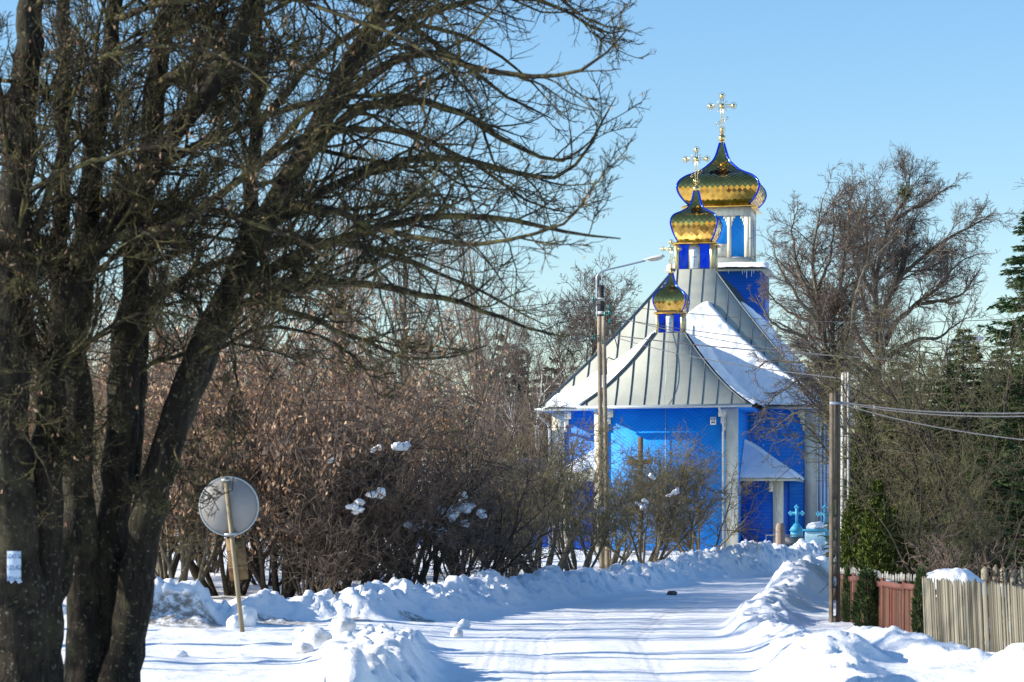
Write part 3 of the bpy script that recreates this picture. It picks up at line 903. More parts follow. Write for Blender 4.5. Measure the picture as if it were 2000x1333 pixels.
mb = MB(); skirt(mb, v, 1.52, 17.14, 1.86, 16.98); mb.build('skirt', M['gold'], drum)
onion(drum, v, [(1.51, 17.10), (1.77, 17.35), (1.96, 17.62), (2.05, 17.93), (1.95, 18.24), (1.64, 18.52), (1.05, 18.83), (.66, 19.16), (.33, 19.58), (.10, 20.36)], 0.27, 0.055)
orthodox_cross(drum, v, 20.62, 2.25)
# ---------------------------------------------------------------- branching
def unit(a): return a/np.maximum(np.linalg.norm(a, axis=-1, keepdims=True), 1e-9)
def grow(r, start, dirs, length, r0, r1, n, wob, trop=(0, 0, 0), tropk=0.0, curl=0.0):
    """polylines of n points for many branches at once: P (m,n,3), R (m,n)"""
    m = len(start)
    P = np.zeros((m, n, 3)); P[:, 0] = start
    d = unit(np.array(dirs, float)); step = (np.asarray(length)/(n-1))[:, None]
    tv = np.array(trop, float)
    ax = unit(r.normal(size=(m, 3)))*curl
    for i in range(1, n):
        d = unit(d + r.normal(size=(m, 3))*wob + tv*tropk + np.cross(ax, d))
        P[:, i] = P[:, i-1] + d*step
    t = np.linspace(0, 1, n)[None, :]
    R = np.asarray(r0)[:, None]*(1-t) + np.asarray(r1)[:, None]*t
    return P, R
def spawn(r, P, R, cnt, t0, t1, ang, angsd, lr, fall, rr, up=0.0, lvar=0.3, rmin=0.002):
    """children along every branch: start, dir, length, radius"""
    m, n = R.shape
    L = np.linalg.norm(np.diff(P, axis=1), axis=2).sum(1)
    c = r.poisson(cnt, m) if np.isscalar(cnt) else r.poisson(cnt)
    idx = np.repeat(np.arange(m), c); k = len(idx)
    t = r.uniform(t0, t1, k)
    f = t*(n-1); i = np.minimum(f.astype(int), n-2); w = (f-i)[:, None]
    p = P[idx, i]*(1-w) + P[idx, i+1]*w
    T = unit(P[idx, i+1]-P[idx, i])
    q = r.normal(size=(k, 3)); q[:, 2] += up
    q = unit(q - T*(q*T).sum(1, keepdims=True))
    a = np.abs(r.normal(ang, angsd, k))[:, None]
    d = np.cos(a)*T + np.sin(a)*q
    ln = L[idx]*lr*(1-fall*t)*r.uniform(1-lvar, 1+lvar, k)
    Rt = R[idx, i]*(1-w[:, 0]) + R[idx, i+1]*w[:, 0]
    rad = np.maximum(Rt*rr*r.uniform(.7, 1.1, k), rmin)
    return p, d, ln, rad
def tubes(batches):
    """one mesh (verts, flat faces, counts) out of many (P, R, k) batches"""
    VV, FF, CC = [], [], []; base = 0
    for P, R, k in batches:
        m, n, _ = P.shape
        if m == 0: continue
        T = np.empty_like(P)
        T[:, 1:-1] = P[:, 2:]-P[:, :-2]; T[:, 0] = P[:, 1]-P[:, 0]; T[:, -1] = P[:, -1]-P[:, -2]
        T = unit(T)
        mean = unit(T.mean(1))
        ref = np.where(np.abs(mean[:, 2:3]) < 0.75, np.array([[0, 0, 1.]]), np.array([[1., 0, 0]]))
        U = unit(np.cross(T, ref[:, None, :])); Wv = np.cross(T, U)
        a = 2*PI*np.arange(k)/k
        ring = P[:, :, None, :] + R[:, :, None, None]*(U[:, :, None, :]*np.cos(a)[None, None, :, None] + Wv[:, :, None, :]*np.sin(a)[None, None, :, None])
        VV.append(ring.reshape(-1, 3).astype(np.float32))
        b = (np.arange(m)*n*k)[:, None, None] + (np.arange(n-1)*k)[None, :, None] + np.arange(k)[None, None, :]
        b2 = (np.arange(m)*n*k)[:, None, None] + (np.arange(n-1)*k)[None, :, None] + ((np.arange(k)+1) % k)[None, None, :]
        q = np.stack([b, b2, b2+k, b+k], -1).reshape(-1, 4)+base
        FF.append(q.astype(np.int32).ravel()); CC.append(np.full(len(q), 4, dtype=np.int32))
        base += m*n*k
    return np.concatenate(VV), np.concatenate(FF), np.concatenate(CC)
def tube_obj(name, batches, mat, parent=None, smooth=True):
    v, f, c = tubes(batches)
    return link(name, mesh_from(name, v, f, c, mat, smooth), parent)
def leaf_quads(r, pts, axis_, side, lx, ly):
    """two-faced bent leaves: pts base, axis_ direction"""
    k = len(pts)
    A = unit(axis_); B = unit(np.cross(A, side)); Nn = np.cross(A, B)
    lx = lx[:, None]; ly = ly[:, None]
    v = np.stack([pts, pts+A*lx*.5+B*ly*.5+Nn*ly*.22, pts+A*lx, pts+A*lx*.5-B*ly*.5+Nn*ly*.22], 1)
    f = np.arange(k*4).reshape(k, 4)
    return v.reshape(-1, 3), f.ravel(), np.full(k, 4)
def leaf_obj(name, r, pts, axis_, lx, ly, mat, parent):
    v, f, c = leaf_quads(r, pts, axis_, r.normal(size=(len(pts), 3)), lx, ly)
    return link(name, mesh_from(name, v, f, c, mat, False), parent)
def wig(r, P, amt):
    n = P.shape[1]
    return P + r.normal(size=P.shape)*amt*np.sin(np.linspace(0, PI, n))[None, :, None]
def crom(pts, n):
    p = np.array(pts, float); out = []
    d = np.concatenate([[0], np.cumsum(np.linalg.norm(np.diff(p, axis=0), axis=1))])
    o = []
    for i in range(len(p)-1):
        p0, p1, p2, p3 = p[max(i-1, 0)], p[i], p[i+1], p[min(i+2, len(p)-1)]
        for t in np.linspace(0, 1, 12, endpoint=False):
            o.append(0.5*((2*p1)+(-p0+p2)*t+(2*p0-5*p1+4*p2-p3)*t*t+(-p0+3*p1-3*p2+p3)*t**3))
    o.append(p[-1]); o = np.array(o)
    d = np.concatenate([[0], np.cumsum(np.linalg.norm(np.diff(o[:, :3], axis=0), axis=1))])
    s = np.linspace(0, d[-1], n)
    return np.stack([np.interp(s, d, o[:, j]) for j in range(o.shape[1])], 1)

# ---------------------------------------------------------------- the old maples by the lane (near, only their lower part is in view)
def near_tree(name, label, cat, base, stems, limbs, seed, extra, l2, l3, l4):
    """stems, limbs: lists of ([(px,py,Y)..], r0, r1)"""
    r = np.random.default_rng(seed)
    root = thing(name, label, cat, base)
    bx = np.array(base, float)
    tr = []
    SP, SR = [], []
    for pts, r0, r1 in stems:
        w = np.array([at(*p) for p in pts]) - bx
        n = 60
        P = crom(w, n); t = np.linspace(0, 1, n)
        P = P + np.stack([0.02*np.sin(np.cumsum(r.normal(size=n))*1.0), 0.02*np.sin(np.cumsum(r.normal(size=n))), np.zeros(n)], 1)
        R = r0*(1-t)+r1*t
        R = R*(1+0.06*np.sin(t*23+r.uniform(0, 6)) + 0.04*np.sin(t*51+r.uniform(0, 6)))
        z = P[:, 2] + bx[2]
        R = R*(1+0.5*np.exp(-np.maximum(z, 0)/0.35)*(r0 > .1) + 0.08*np.exp(-np.maximum(z, 0)/1.3)*(r0 > .1))
        SP.append(P); SR.append(R)
    SP, SR = np.array(SP), np.array(SR)
    k = 26
    v, f, c = tubes([(SP, SR, k)])
    # lumpy bark
    a = fbm(v[:, 0]*6+v[:, 1]*5, v[:, 2]*2.2, seed, 4)
    m, n = SR.shape
    cen = np.repeat(SP.reshape(-1, 3), k, axis=0)
    a2 = fbm(v[:, 0]*16+v[:, 1]*13, v[:, 2]*3.5, seed+3, 3)
    v = cen + (v-cen)*(1+0.17*a+0.10*a2)[:, None]
    link('trunk', mesh_from('trunk', v, f, c, M['bark'], True), root)
    LP, LR = [], []
    n = 18
    for pts, r0, r1 in limbs:
        w = np.array([at(*p) for p in pts]) - bx
        P = crom(w, n); t = np.linspace(0, 1, n)
        P = P + np.cumsum(r.normal(size=(n, 3))*0.012, axis=0)
        LP.append(P); LR.append(r0*(1-t)**0.8+r1*t)
    LP, LR = np.array(LP), np.array(LR)
    if extra:                                         # further limbs thrown off the stems
        cnt, t0, t1, ln, trop = extra
        p, d, L, rad = spawn(r, SP, SR, cnt, t0, t1, 1.0, .3, 1, 0, .28)
        d[:, 0] += 0.35; d[:, 2] += 0.3
        L = r.uniform(0.5, 1.0, len(p))*ln
        P, R = grow(r, p, d, L, np.minimum(rad, .021), np.full(len(p), .005), n, .12, (0, 0, -1), trop, .04)
        LP = np.concatenate([LP, P]); LR = np.concatenate([LR, R])
    tube_obj('limb', [(LP, LR, 7)], M['twig_near'], root)
    p, d, L, rad = spawn(r, LP, LR, l2, .08, 1.0, .7, .25, .42, .78, .5, 0.1, rmin=.005)
    L = np.clip(L, .22, 1.7)
    P2, R2 = grow(r, p, d, L, np.minimum(rad, .014), np.full(len(p), .0035), 9, .12, (0, 0, 1), .02, .10)
    p, d, L, rad = spawn(r, P2, R2, l3, .15, 1.0, .75, .25, .42, .4, .6, 0.1, rmin=.0035)
    L = np.clip(L, .12, .6)
    P3, R3 = grow(r, p, d, L, np.minimum(rad, .006), np.full(len(p), .0022), 6, .14, (0, 0, 1), .07, .16)
    p, d, L, rad = spawn(r, P3, R3, l4, .2, 1.0, .7, .25, .5, .3, .7, 0.1, rmin=.0025)
    L = np.clip(L, .05, .28)
    P4, R4 = grow(r, p, d, L, np.minimum(rad, .0036), np.full(len(p), .0015), 4, .16, (0, 0, 1), .10, .12)
    tube_obj('twigs', [(P2, R2, 5), (P3, R3, 4), (P4, R4, 3)], M['twig_near'], root)
    # a few winged seeds and dry leaves still hanging
    sel = r.random(len(P4)) < 0.022
    tip = P4[sel, -1]
    rep = np.repeat(tip, 2, axis=0) + r.normal(size=(len(tip)*2, 3))*.012
    ax = r.normal(size=rep.shape)*.5 + np.array([0, 0, -1.])
    leaf_obj('leaves', r, rep, ax, r.uniform(.03, .055, len(rep)), r.uniform(.012, .022, len(rep)), M['dry_leaf'], root)
    return root
Yb = 20.0
base_B = (X_at(195, 20.0), 20.0, 0.0)
stems_B = [
    ([(165, 1430, 20.0), (160, 1200, 19.95), (152, 900, 19.9), (152, 600, 19.8), (185, 300, 19.7), (222, 0, 19.6), (250, -350, 19.4)], .150, .038),
    ([(205, 1430, 20.1), (216, 1150, 20.1), (228, 900, 20.1), (255, 650, 20.2), (285, 350, 20.3), (330, 0, 20.4), (380, -400, 20.5)], .165, .042),
    ([(222, 1430, 19.92), (262, 1150, 19.9), (302, 950, 19.9), (352, 780, 19.9), (418, 620, 19.9), (510, 450, 20.0), (580, 320, 20.1), (640, 200, 20.2), (740, 20, 20.4), (860, -250, 20.6)], .15, .05),
    ([(255, 960, 20.2), (264, 760, 20.4), (272, 500, 20.6), (300, 200, 20.8), (350, -150, 21)], .10, .04),
    ([(300, 960, 20.1), (390, 740, 20.6), (470, 520, 21.2), (497, 250, 21.8), (510, -100, 22.4)], .09, .045),
]
limbs_B = [
    ([(418, 620, 19.9), (520, 575, 19.7), (650, 560, 19.5), (800, 580, 19.2), (930, 620, 19.0), (1040, 652, 18.8), (1112, 662, 18.7)], .042, .006),
    ([(435, 590, 20), (560, 500, 19.6), (700, 438, 19.3), (850, 405, 19.0), (1000, 412, 18.7), (1110, 432, 18.6), (1205, 440, 18.5)], .05, .005),
    ([(510, 450, 20), (620, 380, 20.3), (760, 330, 20.6), (900, 318, 20.9), (1030, 350, 21.2), (1110, 330, 21.4), (1190, 195, 21.5)], .045, .005),
    ([(560, 350, 20), (680, 240, 20.0), (800, 205, 20.2), (900, 220, 20.4), (980, 262, 20.6), (1060, 300, 20.7), (1120, 312, 20.7), (1175, 262, 20.7)], .05, .005),
    ([(600, 290, 20.1), (720, 150, 19.4), (840, 110, 18.9), (960, 140, 18.5), (1060, 152, 18.2), (1140, 135, 18.0), (1212, 62, 17.9)], .045, .005),
    ([(640, 200, 20.2), (750, 70, 20.8), (880, 10, 21.3), (1000, 0, 21.7), (1090, 25, 22), (1160, 60, 22.2), (1215, 58, 22.4)], .04, .005),
    ([(690, 100, 20.2), (800, -40, 19.6), (920, -60, 19.2), (1030, -20, 18.9), (1110, 40, 18.7), (1175, 72, 18.6)], .04, .005),
    ([(430, 600, 19.9), (462, 690, 19.6), (456, 800, 19.5), (450, 950, 19.5)], .013, .004),
    ([(455, 585, 19.9), (600, 615, 20.6), (720, 660, 21.2), (800, 690, 21.6), (880, 690, 22), (960, 670, 22.2)], .03, .005),
    ([(500, 470, 20), (640, 470, 21), (780, 500, 21.8), (900, 550, 22.3), (1000, 612, 22.8), (1060, 640, 23)], .032, .005),
    ([(540, 400, 20), (660, 420, 19.2), (800, 470, 18.6), (930, 490, 18.2), (1050, 470, 18.0), (1130, 440, 17.9), (1180, 360, 17.8)], .034, .005),
    ([(470, 530, 20), (560, 560, 19), (680, 620, 18.4), (790, 680, 18.2), (860, 688, 18.1)], .022, .004),
    ([(330, 840, 19.9), (360, 940, 19.5), (330, 985, 19.3), (280, 950, 19.2)], .009, .003),
    ([(230, 760, 19.8), (215, 830, 19.4), (160, 880, 19.3), (110, 930, 19.2)], .010, .003),
    ([(150, 640, 19.8), (100, 760, 19.3), (95, 850, 19.2), (150, 905, 19.1), (215, 915, 19.1)], .010, .003),
    ([(150, 520, 19.8), (205, 480, 19.2), (330, 440, 18.8), (470, 350, 18.5), (600, 210, 18.3), (720, 130, 18.2)], .05, .006),
    ([(165, 420, 19.8), (300, 330, 19.3), (450, 250, 19), (640, 190, 18.8), (800, 190, 18.6), (920, 240, 18.5)], .045, .006),
    ([(255, 640, 20.1), (330, 560, 20.8), (450, 500, 21.5), (600, 460, 22), (760, 470, 22.4), (880, 520, 22.6)], .045, .006),
    ([(220, 40, 19.6), (350, 0, 19), (500, -20, 18.6), (660, 40, 18.3), (800, 110, 18.1), (900, 200, 18)], .028, .005),
    ([(330, 60, 20.4), (450, -10, 20.8), (600, -20, 21), (760, 30, 21.3), (900, 110, 21.5), (1010, 190, 21.6), (1090, 230, 21.6)], .05, .005),
    ([(497, 250, 21.8), (600, 120, 22.3), (740, 40, 22.6), (880, 60, 23), (1000, 130, 23.2), (1080, 200, 23.3)], .04, .005),
    ([(490, 330, 21.6), (620, 260, 22.2), (780, 250, 22.7), (920, 300, 23), (1040, 380, 23.3), (1120, 400, 23.4)], .04, .005),
    ([(185, 300, 19.7), (120, 200, 19.2), (20, 160, 18.8), (-80, 170, 18.5)], .035, .006),
    ([(160, 560, 19.8), (90, 520, 19.1), (0, 500, 18.7), (-80, 510, 18.5)], .03, .006),
    ([(300, 180, 20.5), (380, 120, 19.5), (480, 100, 18.9), (600, 120, 18.5), (700, 180, 18.3)], .04, .006),
]
near_tree('maple_tree', 'dark many-stemmed bare maple beside the lane, its boughs sweeping towards the church', 'tree', base_B, stems_B, limbs_B, 11, (14, .36, .99, 2.4, .03), 16, 8.8, 2.6)
base_A = (X_at(45, 19.2), 19.2, 0.0)
stems_A = [
    ([(40, 1440, 19.2), (35, 1200, 19.2), (24, 950, 19.15), (12, 700, 19.1), (30, 400, 19.0), (55, 100, 18.9), (80, -350, 18.8)], .225, .06),
    ([(75, 1420, 19.3), (92, 1000, 19.35), (102, 760, 19.4), (140, 575, 19.4), (190, 478, 19.4), (320, 300, 19.3), (470, 60, 19.2), (560, -200, 19.1)], .15, .05),
    ([(40, 1280, 19.3), (95, 1180, 19.5), (128, 1090, 19.7), (150, 960, 19.9), (120, 700, 20.2), (118, 350, 20.5), (130, -100, 20.8)], .10, .05),
]
limbs_A = [
    ([(102, 760, 19.4), (60, 640, 19.2), (70, 480, 19.0), (130, 330, 18.9), (180, 150, 18.8)], .05, .012),
    ([(30, 400, 19), (140, 340, 18.6), (280, 300, 18.3), (420, 320, 18.1), (540, 380, 18)], .022, .004),
    ([(20, 800, 19.1), (70, 880, 18.8), (85, 960, 18.7), (40, 1000, 18.6)], .010, .003),
    ([(45, 200, 18.9), (160, 120, 18.5), (300, 90, 18.2), (450, 130, 18), (560, 220, 17.9)], .024, .005),
    ([(240, 410, 19.35), (340, 400, 19.0), (470, 430, 18.7), (590, 480, 18.5), (680, 560, 18.3)], .035, .005),
]
near_tree('maple_tree', 'moss-flecked bare maple with a torn paper notice on its trunk', 'tree', base_A, stems_A, limbs_A, 23, (16, .36, .99, 2.0, .03), 16, 8.8, 2.8)

# ---------------------------------------------------------------- bare trees
def bare_tree(name, label, cat, h, seed, trunk_r=.16, nlimb=9, spread=.55, up=.05, bark='bark_grey', twig='twig_linden', fork=.3, dens=1.0, droop=0.0, leaves=0, stems=1, levels=4, tmin=.010, leafmat='dry_leaf', leafsize=(.05, .08)):
    r = np.random.default_rng(seed)
    root = thing(name, label, cat)
    st = np.zeros((stems, 3)); st[:, :2] = r.normal(size=(stems, 2))*(.12 if stems > 1 else 0)
    d0 = np.tile([0, 0, 1.0], (stems, 1)); d0[:, :2] += r.normal(size=(stems, 2))*(.16 if stems > 1 else .03)
    P0, R0 = grow(r, st, d0, h*r.uniform(.82, .98, stems), np.full(stems, trunk_r), np.full(stems, trunk_r*.08), 22, .045, (0, 0, 1), .06)
    R0[:, 0] *= 1.35; R0[:, 1] *= 1.1
    p, d, L, rad = spawn(r, P0, R0, nlimb, fork, .95, spread, .16, .60, .62, .55, 0, .25)
    P1, R1 = grow(r, p, d, L, rad, rad*.12+.004, 14, .07, (0, 0, 1), up, .02)
    p, d, L, rad = spawn(r, P1, R1, 7*dens, .15, .97, .7, .2, .50, .45, .55, .2, rmin=.008)
    P2, R2 = grow(r, p, d, L, rad, rad*.2+.003, 9, .10, (0, 0, 1), up*.6-droop, .03)
    pb, db, Lb, radb = spawn(r, P0, R0, 16, .45, 1.0, .8, .2, .16, .4, .3, 0, rmin=.008)
    Pb, Rb = grow(r, pb, db, Lb, radb, radb*.2+.003, 9, .10, (0, 0, 1), up, .03)
    P2 = np.concatenate([P2, Pb]); R2 = np.concatenate([R2, Rb])
    p, d, L, rad = spawn(r, P2, R2, 7*dens, .12, 1.0, .7, .22, .45, .35, .6, .1, rmin=tmin*.7)
    P3, R3 = grow(r, p, d, np.clip(L, .15, 1.2), np.minimum(rad, .02), np.full(len(p), tmin*.45), 6, .12, (0, 0, 1), -droop, .05)
    p, d, L, rad = spawn(r, P3, R3, 4.5*dens, .2, 1.0, .65, .22, .5, .3, .7, .1, rmin=tmin*.55)
    P4, R4 = grow(r, p, d, np.clip(L, .1, .5), np.minimum(rad, tmin*.6), np.full(len(p), tmin*.35), 4, .14, (0, 0, 1), -droop, .05)
    tube_obj('trunk', [(P0, R0, 10), (P1, R1, 7)], M[bark], root)
    tube_obj('crown', [(P2, R2, 5), (P3, R3, 3), (P4, R4, 3)], M[twig], root)
    if leaves:
        P = P4 if len(P4) else P3
        i = r.integers(0, len(P), leaves)
        pts = P[i, -1] + r.normal(size=(leaves, 3))*.03
        ax = r.normal(size=(leaves, 3))*.55 + np.array([0, 0, -1.])
        leaf_obj('leaves', r, pts, ax, r.uniform(*leafsize, leaves), r.uniform(leafsize[0]*.5, leafsize[1]*.55, leaves), M[leafmat], root)
    return root
def spec_tree(name, label, cat, px, Y, seed, bark, limbs, twig, dens=1.0, droop=.01, leaves=0, tmin=.010):
    """bare tree whose main forks are given as (column, row, depth offset) points"""
    r = np.random.default_rng(seed)
    x = X_at(px, Y); base = np.array([x, Y, gzf(x, Y)-.05])
    root = thing(name, label, cat, base)
    limbs = [([(q[0], q[1] if q[1] > 850 else 850-(850-q[1])*.92, q[2]) for q in pts], r0, r1) for pts, r0, r1 in limbs]
    n = 24; LP, LR = [], []
    for pts, r0, r1 in limbs:
        w = np.array([at(p[0], p[1], Y) + np.array([0, p[2], 0]) for p in pts]) - base
        P = crom(w, n); t = np.linspace(0, 1, n)
        P = P + np.cumsum(r.normal(size=(n, 3))*.028, axis=0)*np.minimum(t*4, 1)[:, None]
        LP.append(P); LR.append(r0*(1-t)**.85+r1)
    LP, LR = np.array(LP), np.array(LR)
    ln_ = lambda P: np.linalg.norm(np.diff(P, axis=1), axis=2).sum(1)
    p, d, L, rad = spawn(r, LP, LR, 2.9*dens*ln_(LP)*.66, .34, 1.0, .62, .2, .38, .74, .5, .15, rmin=.012)
    L = np.clip(L, .6, 2.3)
    P1, R1 = grow(r, p, d, L, np.minimum(rad, .045), np.full(len(p), .006), 12, .09, (0, 0, 1), .03-droop, .03)
    p, d, L, rad = spawn(r, P1, R1, 5.8*dens*ln_(P1), .1, 1.0, .65, .2, .5, .4, .55, .1, rmin=.008)
    P2, R2 = grow(r, p, d, np.clip(L, .3, 1.2), np.minimum(rad, .016), np.full(len(p), .004), 8, .11, (0, 0, 1), .01-droop, .05)
    p, d, L, rad = spawn(r, P2, R2, 6.6*dens*ln_(P2), .12, 1.0, .65, .22, .5, .3, .6, .1, rmin=tmin*.7)
    P3, R3 = grow(r, p, d, np.clip(L, .2, .7), np.minimum(rad, .009), np.full(len(p), tmin*.42), 6, .13, (0, 0, 1), -droop, .05)
    p, d, L, rad = spawn(r, P3, R3, 6.5*dens*ln_(P3), .2, 1.0, .65, .22, .5, .3, .7, .1, rmin=tmin*.5)
    P4, R4 = grow(r, p, d, np.clip(L, .1, .35), np.minimum(rad, tmin*.6), np.full(len(p), tmin*.42), 4, .15, (0, 0, 1), -droop, .05)
    tube_obj('trunk', [(LP, LR, 10)], M[bark], root)
    tube_obj('crown', [(P1, R1, 5), (P2, R2, 4), (P3, R3, 3), (P4, R4, 3)], M[twig], root)
    if leaves:
        i = r.integers(0, len(P4), leaves)
        pts = P4[i, -1] + r.normal(size=(leaves, 3))*.03
        ax = r.normal(size=(leaves, 3))*.55 + np.array([0, 0, -1.])
        leaf_obj('leaves', r, pts, ax, r.uniform(.05, .09, leaves), r.uniform(.03, .05, leaves), M['dry_leaf'], root)
    return root
def bush(name, label, cat, h, seed, twig='twig_dark', nst=13, flare=.55, dens=1.0, up=.02, droop=0.0, snow=0, leaves=0, tmin=.009, rad0=.045, leafsize=(.07, .11), ring=.35, low=.27):
    r = np.random.default_rng(seed)
    root = thing(name, label, cat)
    a = r.uniform(0, 2*PI, nst)
    st = np.stack([np.cos(a)*r.uniform(.02, ring, nst), np.sin(a)*r.uniform(.02, ring, nst), np.full(nst, -.12)], 1)
    d = np.stack([np.cos(a)*flare*r.uniform(.3, 1.2, nst), np.sin(a)*flare*r.uniform(.3, 1.2, nst), np.ones(nst)], 1)
    P0, R0 = grow(r, st, d, h*r.uniform(.75, 1.08, nst), r.uniform(.6, 1.1, nst)*rad0, np.full(nst, .008), 14, .11, (0, 0, 1), up, .05)
    p, d, L, rad = spawn(r, P0, R0, 12*dens, low, 1.0, .75, .25, .42, .35, .55, 0.0, rmin=.010)
    P1, R1 = grow(r, p, d, L, rad, np.full(len(p), .005), 9, .13, (0, 0, 1), up-droop, .06)
    p, d, L, rad = spawn(r, P1, R1, 9*dens, .1, 1.0, .8, .25, .45, .3, .6, .1, rmin=tmin*.7)
    P2, R2 = grow(r, p, d, np.clip(L, .15, .9), np.minimum(rad, .014), np.full(len(p), tmin*.5), 6, .15, (0, 0, 1), -droop, .08)
    p, d, L, rad = spawn(r, P2, R2, 4.5*dens, .2, 1.0, .8, .25, .5, .3, .7, .1, rmin=tmin*.55)
    P3, R3 = grow(r, p, d, np.clip(L, .1, .4), np.minimum(rad, tmin*.6), np.full(len(p), tmin*.4), 4, .17, (0, 0, 1), -droop, .08)
    tube_obj('stems', [(P0, R0, 7), (P1, R1, 5)], M['bark_dark'] if twig != 'twig_olive' else M['bark_grey'], root)
    tube_obj('twigs', [(P2, R2, 3), (P3, R3, 3)], M[twig], root)
    if leaves:
        i = r.integers(0, len(P3), leaves)
        pts = P3[i, -1] + r.normal(size=(leaves, 3))*.04
        ax = r.normal(size=(leaves, 3))*.5 + np.array([0, 0, -1.])
        leaf_obj('leaves', r, pts, ax, r.uniform(*leafsize, leaves), r.uniform(leafsize[0]*.5, leafsize[1]*.55, leaves), M['dry_leaf'], root)
    return root
# ---------------------------------------------------------------- evergreens
def conifer(name, label, cat, h, seed, w=.28, mat='needle', whorls=26, nb=7, sprays=60, spl=(.16, .30), spw=.05, droop=.25, bare=.03, bark='bark_dark'):
    r = np.random.default_rng(seed)
    root = thing(name, label, cat)
    P0, R0 = grow(r, np.zeros((1, 3)), np.array([[0, 0, 1.]]), np.array([h]), np.array([h*.013]), np.array([.01]), 16, .012, (0, 0, 1), .05)
    tt = np.repeat(np.linspace(bare, .985, whorls), nb); m = len(tt)
    tt = np.clip(tt + r.normal(size=m)*.006, .01, .99)
    a = r.uniform(0, 2*PI, m)
    st = np.stack([np.interp(tt*h, P0[0, :, 2], P0[0, :, 0]), np.interp(tt*h, P0[0, :, 2], P0[0, :, 1]), tt*h], 1)
    L = h*w*(1-tt)**.85*r.uniform(.65, 1.12, m)+.08
    d = np.stack([np.cos(a), np.sin(a), .35*tt+.05+r.normal(size=m)*.1], 1)
    P1, R1 = grow(r, st, d, L, .006+.012*L, np.full(m, .003), 8, .04, (0, 0, -1), droop*.25, .02)
    P1[:, -2:, 2] += (L*.03)[:, None]
    tube_obj('trunk', [(P0, R0, 8), (P1, R1, 4)], M[bark], root)
    per = np.maximum(3, (sprays*L/L.mean())).astype(int)
    idx = np.repeat(np.arange(m), per); k = len(idx)
    t = r.uniform(.12, 1, k); f = t*7; i = np.minimum(f.astype(int), 6); ww = (f-i)[:, None]
    p = P1[idx, i]*(1-ww)+P1[idx, i+1]*ww
    T = unit(P1[idx, i+1]-P1[idx, i])
    side = unit(np.cross(T, [0, 0, 1.]))*np.where(r.random(k) < .5, 1, -1)[:, None]
    reach = (L[idx]*.30*(1-t*.7))*r.uniform(.1, 1, k)
    ax = unit(T*.8+side*r.uniform(.3, 1.1, k)[:, None]+r.normal(size=(k, 3))*.25+np.array([0, 0, -.25]))
    p = p + side*reach[:, None] + T*(reach*.6)[:, None] - np.array([0, 0, 1.])*(reach*.25)[:, None]
    ln = r.uniform(spl[0], spl[1], k)
    leaf_obj('foliage', r, p, ax, ln, np.full(k, spw)*r.uniform(.7, 1.4, k), M[mat], root)
    return root
def column_evergreen(name, label, cat, h, w, seed, mat='thuja', n=14000, lx=(.08, .16), ly=.035, top=.9, outw=.55):
    r = np.random.default_rng(seed)
    root = thing(name, label, cat)
    z = r.beta(1.15, 1.35, n)*h
    prof = w*np.clip(1-(z/h)**2.2, 0.02, 1)**.75*np.clip(.55+z/h*2.5, 0, 1)
    a = r.uniform(0, 2*PI, n)
    rr_ = prof*np.sqrt(r.uniform(.35, 1.0, n))*(1+.65*fbm(np.cos(a)*1.5+seed, np.sin(a)*1.5+z*2.6, seed, 3))
    p = np.stack([np.cos(a)*rr_, np.sin(a)*rr_, z], 1)
    ax = np.stack([np.cos(a)*outw, np.sin(a)*outw, np.full(n, top)], 1)+r.normal(size=(n, 3))*.28
    leaf_obj('foliage', r, p, ax, r.uniform(*lx, n), np.full(n, ly)*r.uniform(.7, 1.5, n), M[mat], root)
    P0, R0 = grow(r, np.array([[0, 0, -.1]]), np.array([[0, 0, 1.]]), np.array([h*.9]), np.array([.05]), np.array([.008]), 8, .02)
    st = np.repeat(np.array([[0, 0, .15]]), 7, 0); aa = r.uniform(0, 6.28, 7)
    P1, R1 = grow(r, st, np.stack([np.cos(aa)*.25, np.sin(aa)*.25, np.ones(7)], 1), h*r.uniform(.4, .8, 7), np.full(7, .022), np.full(7, .005), 8, .05)
    tube_obj('trunk', [(P0, R0, 7), (P1, R1, 5)], M['bark_dark'], root)
    return root
# ---------------------------------------------------------------- planting
def place(root, px, Y, rz=0.0, s=1.0, z=None, tilt=(0, 0)):
    x = X_at(px, Y); root.location = (x, Y, (gzf(x, Y) if z is None else z) - .03)
    root.rotation_euler = (tilt[0], tilt[1], rz); root.scale = s if hasattr(s, '__len__') else (s, s, s)
    return root
def clone(root, px, Y, label, rz=0.0, s=1.0, group=None, z=None):
    x = X_at(px, Y)
    return dup(root, (x, Y, (gzf(x, Y) if z is None else z) - .03), rz, s if hasattr(s, '__len__') else (s, s, s), label, group)
GH = 'shrubs in the thicket along the lane'
# dark thorn shrubs right behind the plough bank
d1 = bush('thorn_bush', 'dense dark thorn bush behind the bank, nearest the round sign', 'bush', 2.9, 101, 'twig_dark', 14, .62, .76)
place(d1, 612, 44.3, .3, .86); d1['group'] = GH
d2 = bush('thorn_bush', 'broad dark thorn bush carrying snow clumps on its flank', 'bush', 3.0, 102, 'twig_dark', 14, .7, .76)
place(d2, 850, 47.5, 0, 1.0); d2['group'] = GH
clone(d2, 690, 45.2, 'dark thorn bush of slanting stems behind the grit-stained bank', 2.1, .97, GH)
clone(d1, 768, 46.0, 'dark thorn bush between two others, topped by a long snow patch', 4.0, 1.03, GH)
clone(d1, 925, 50.5, 'dark thorn bush at the thin end of the dense thicket', 1.2, .85, GH)
clone(d2, 520, 53.5, 'dark thorn bush directly behind the round sign', 3.7, .7, GH)
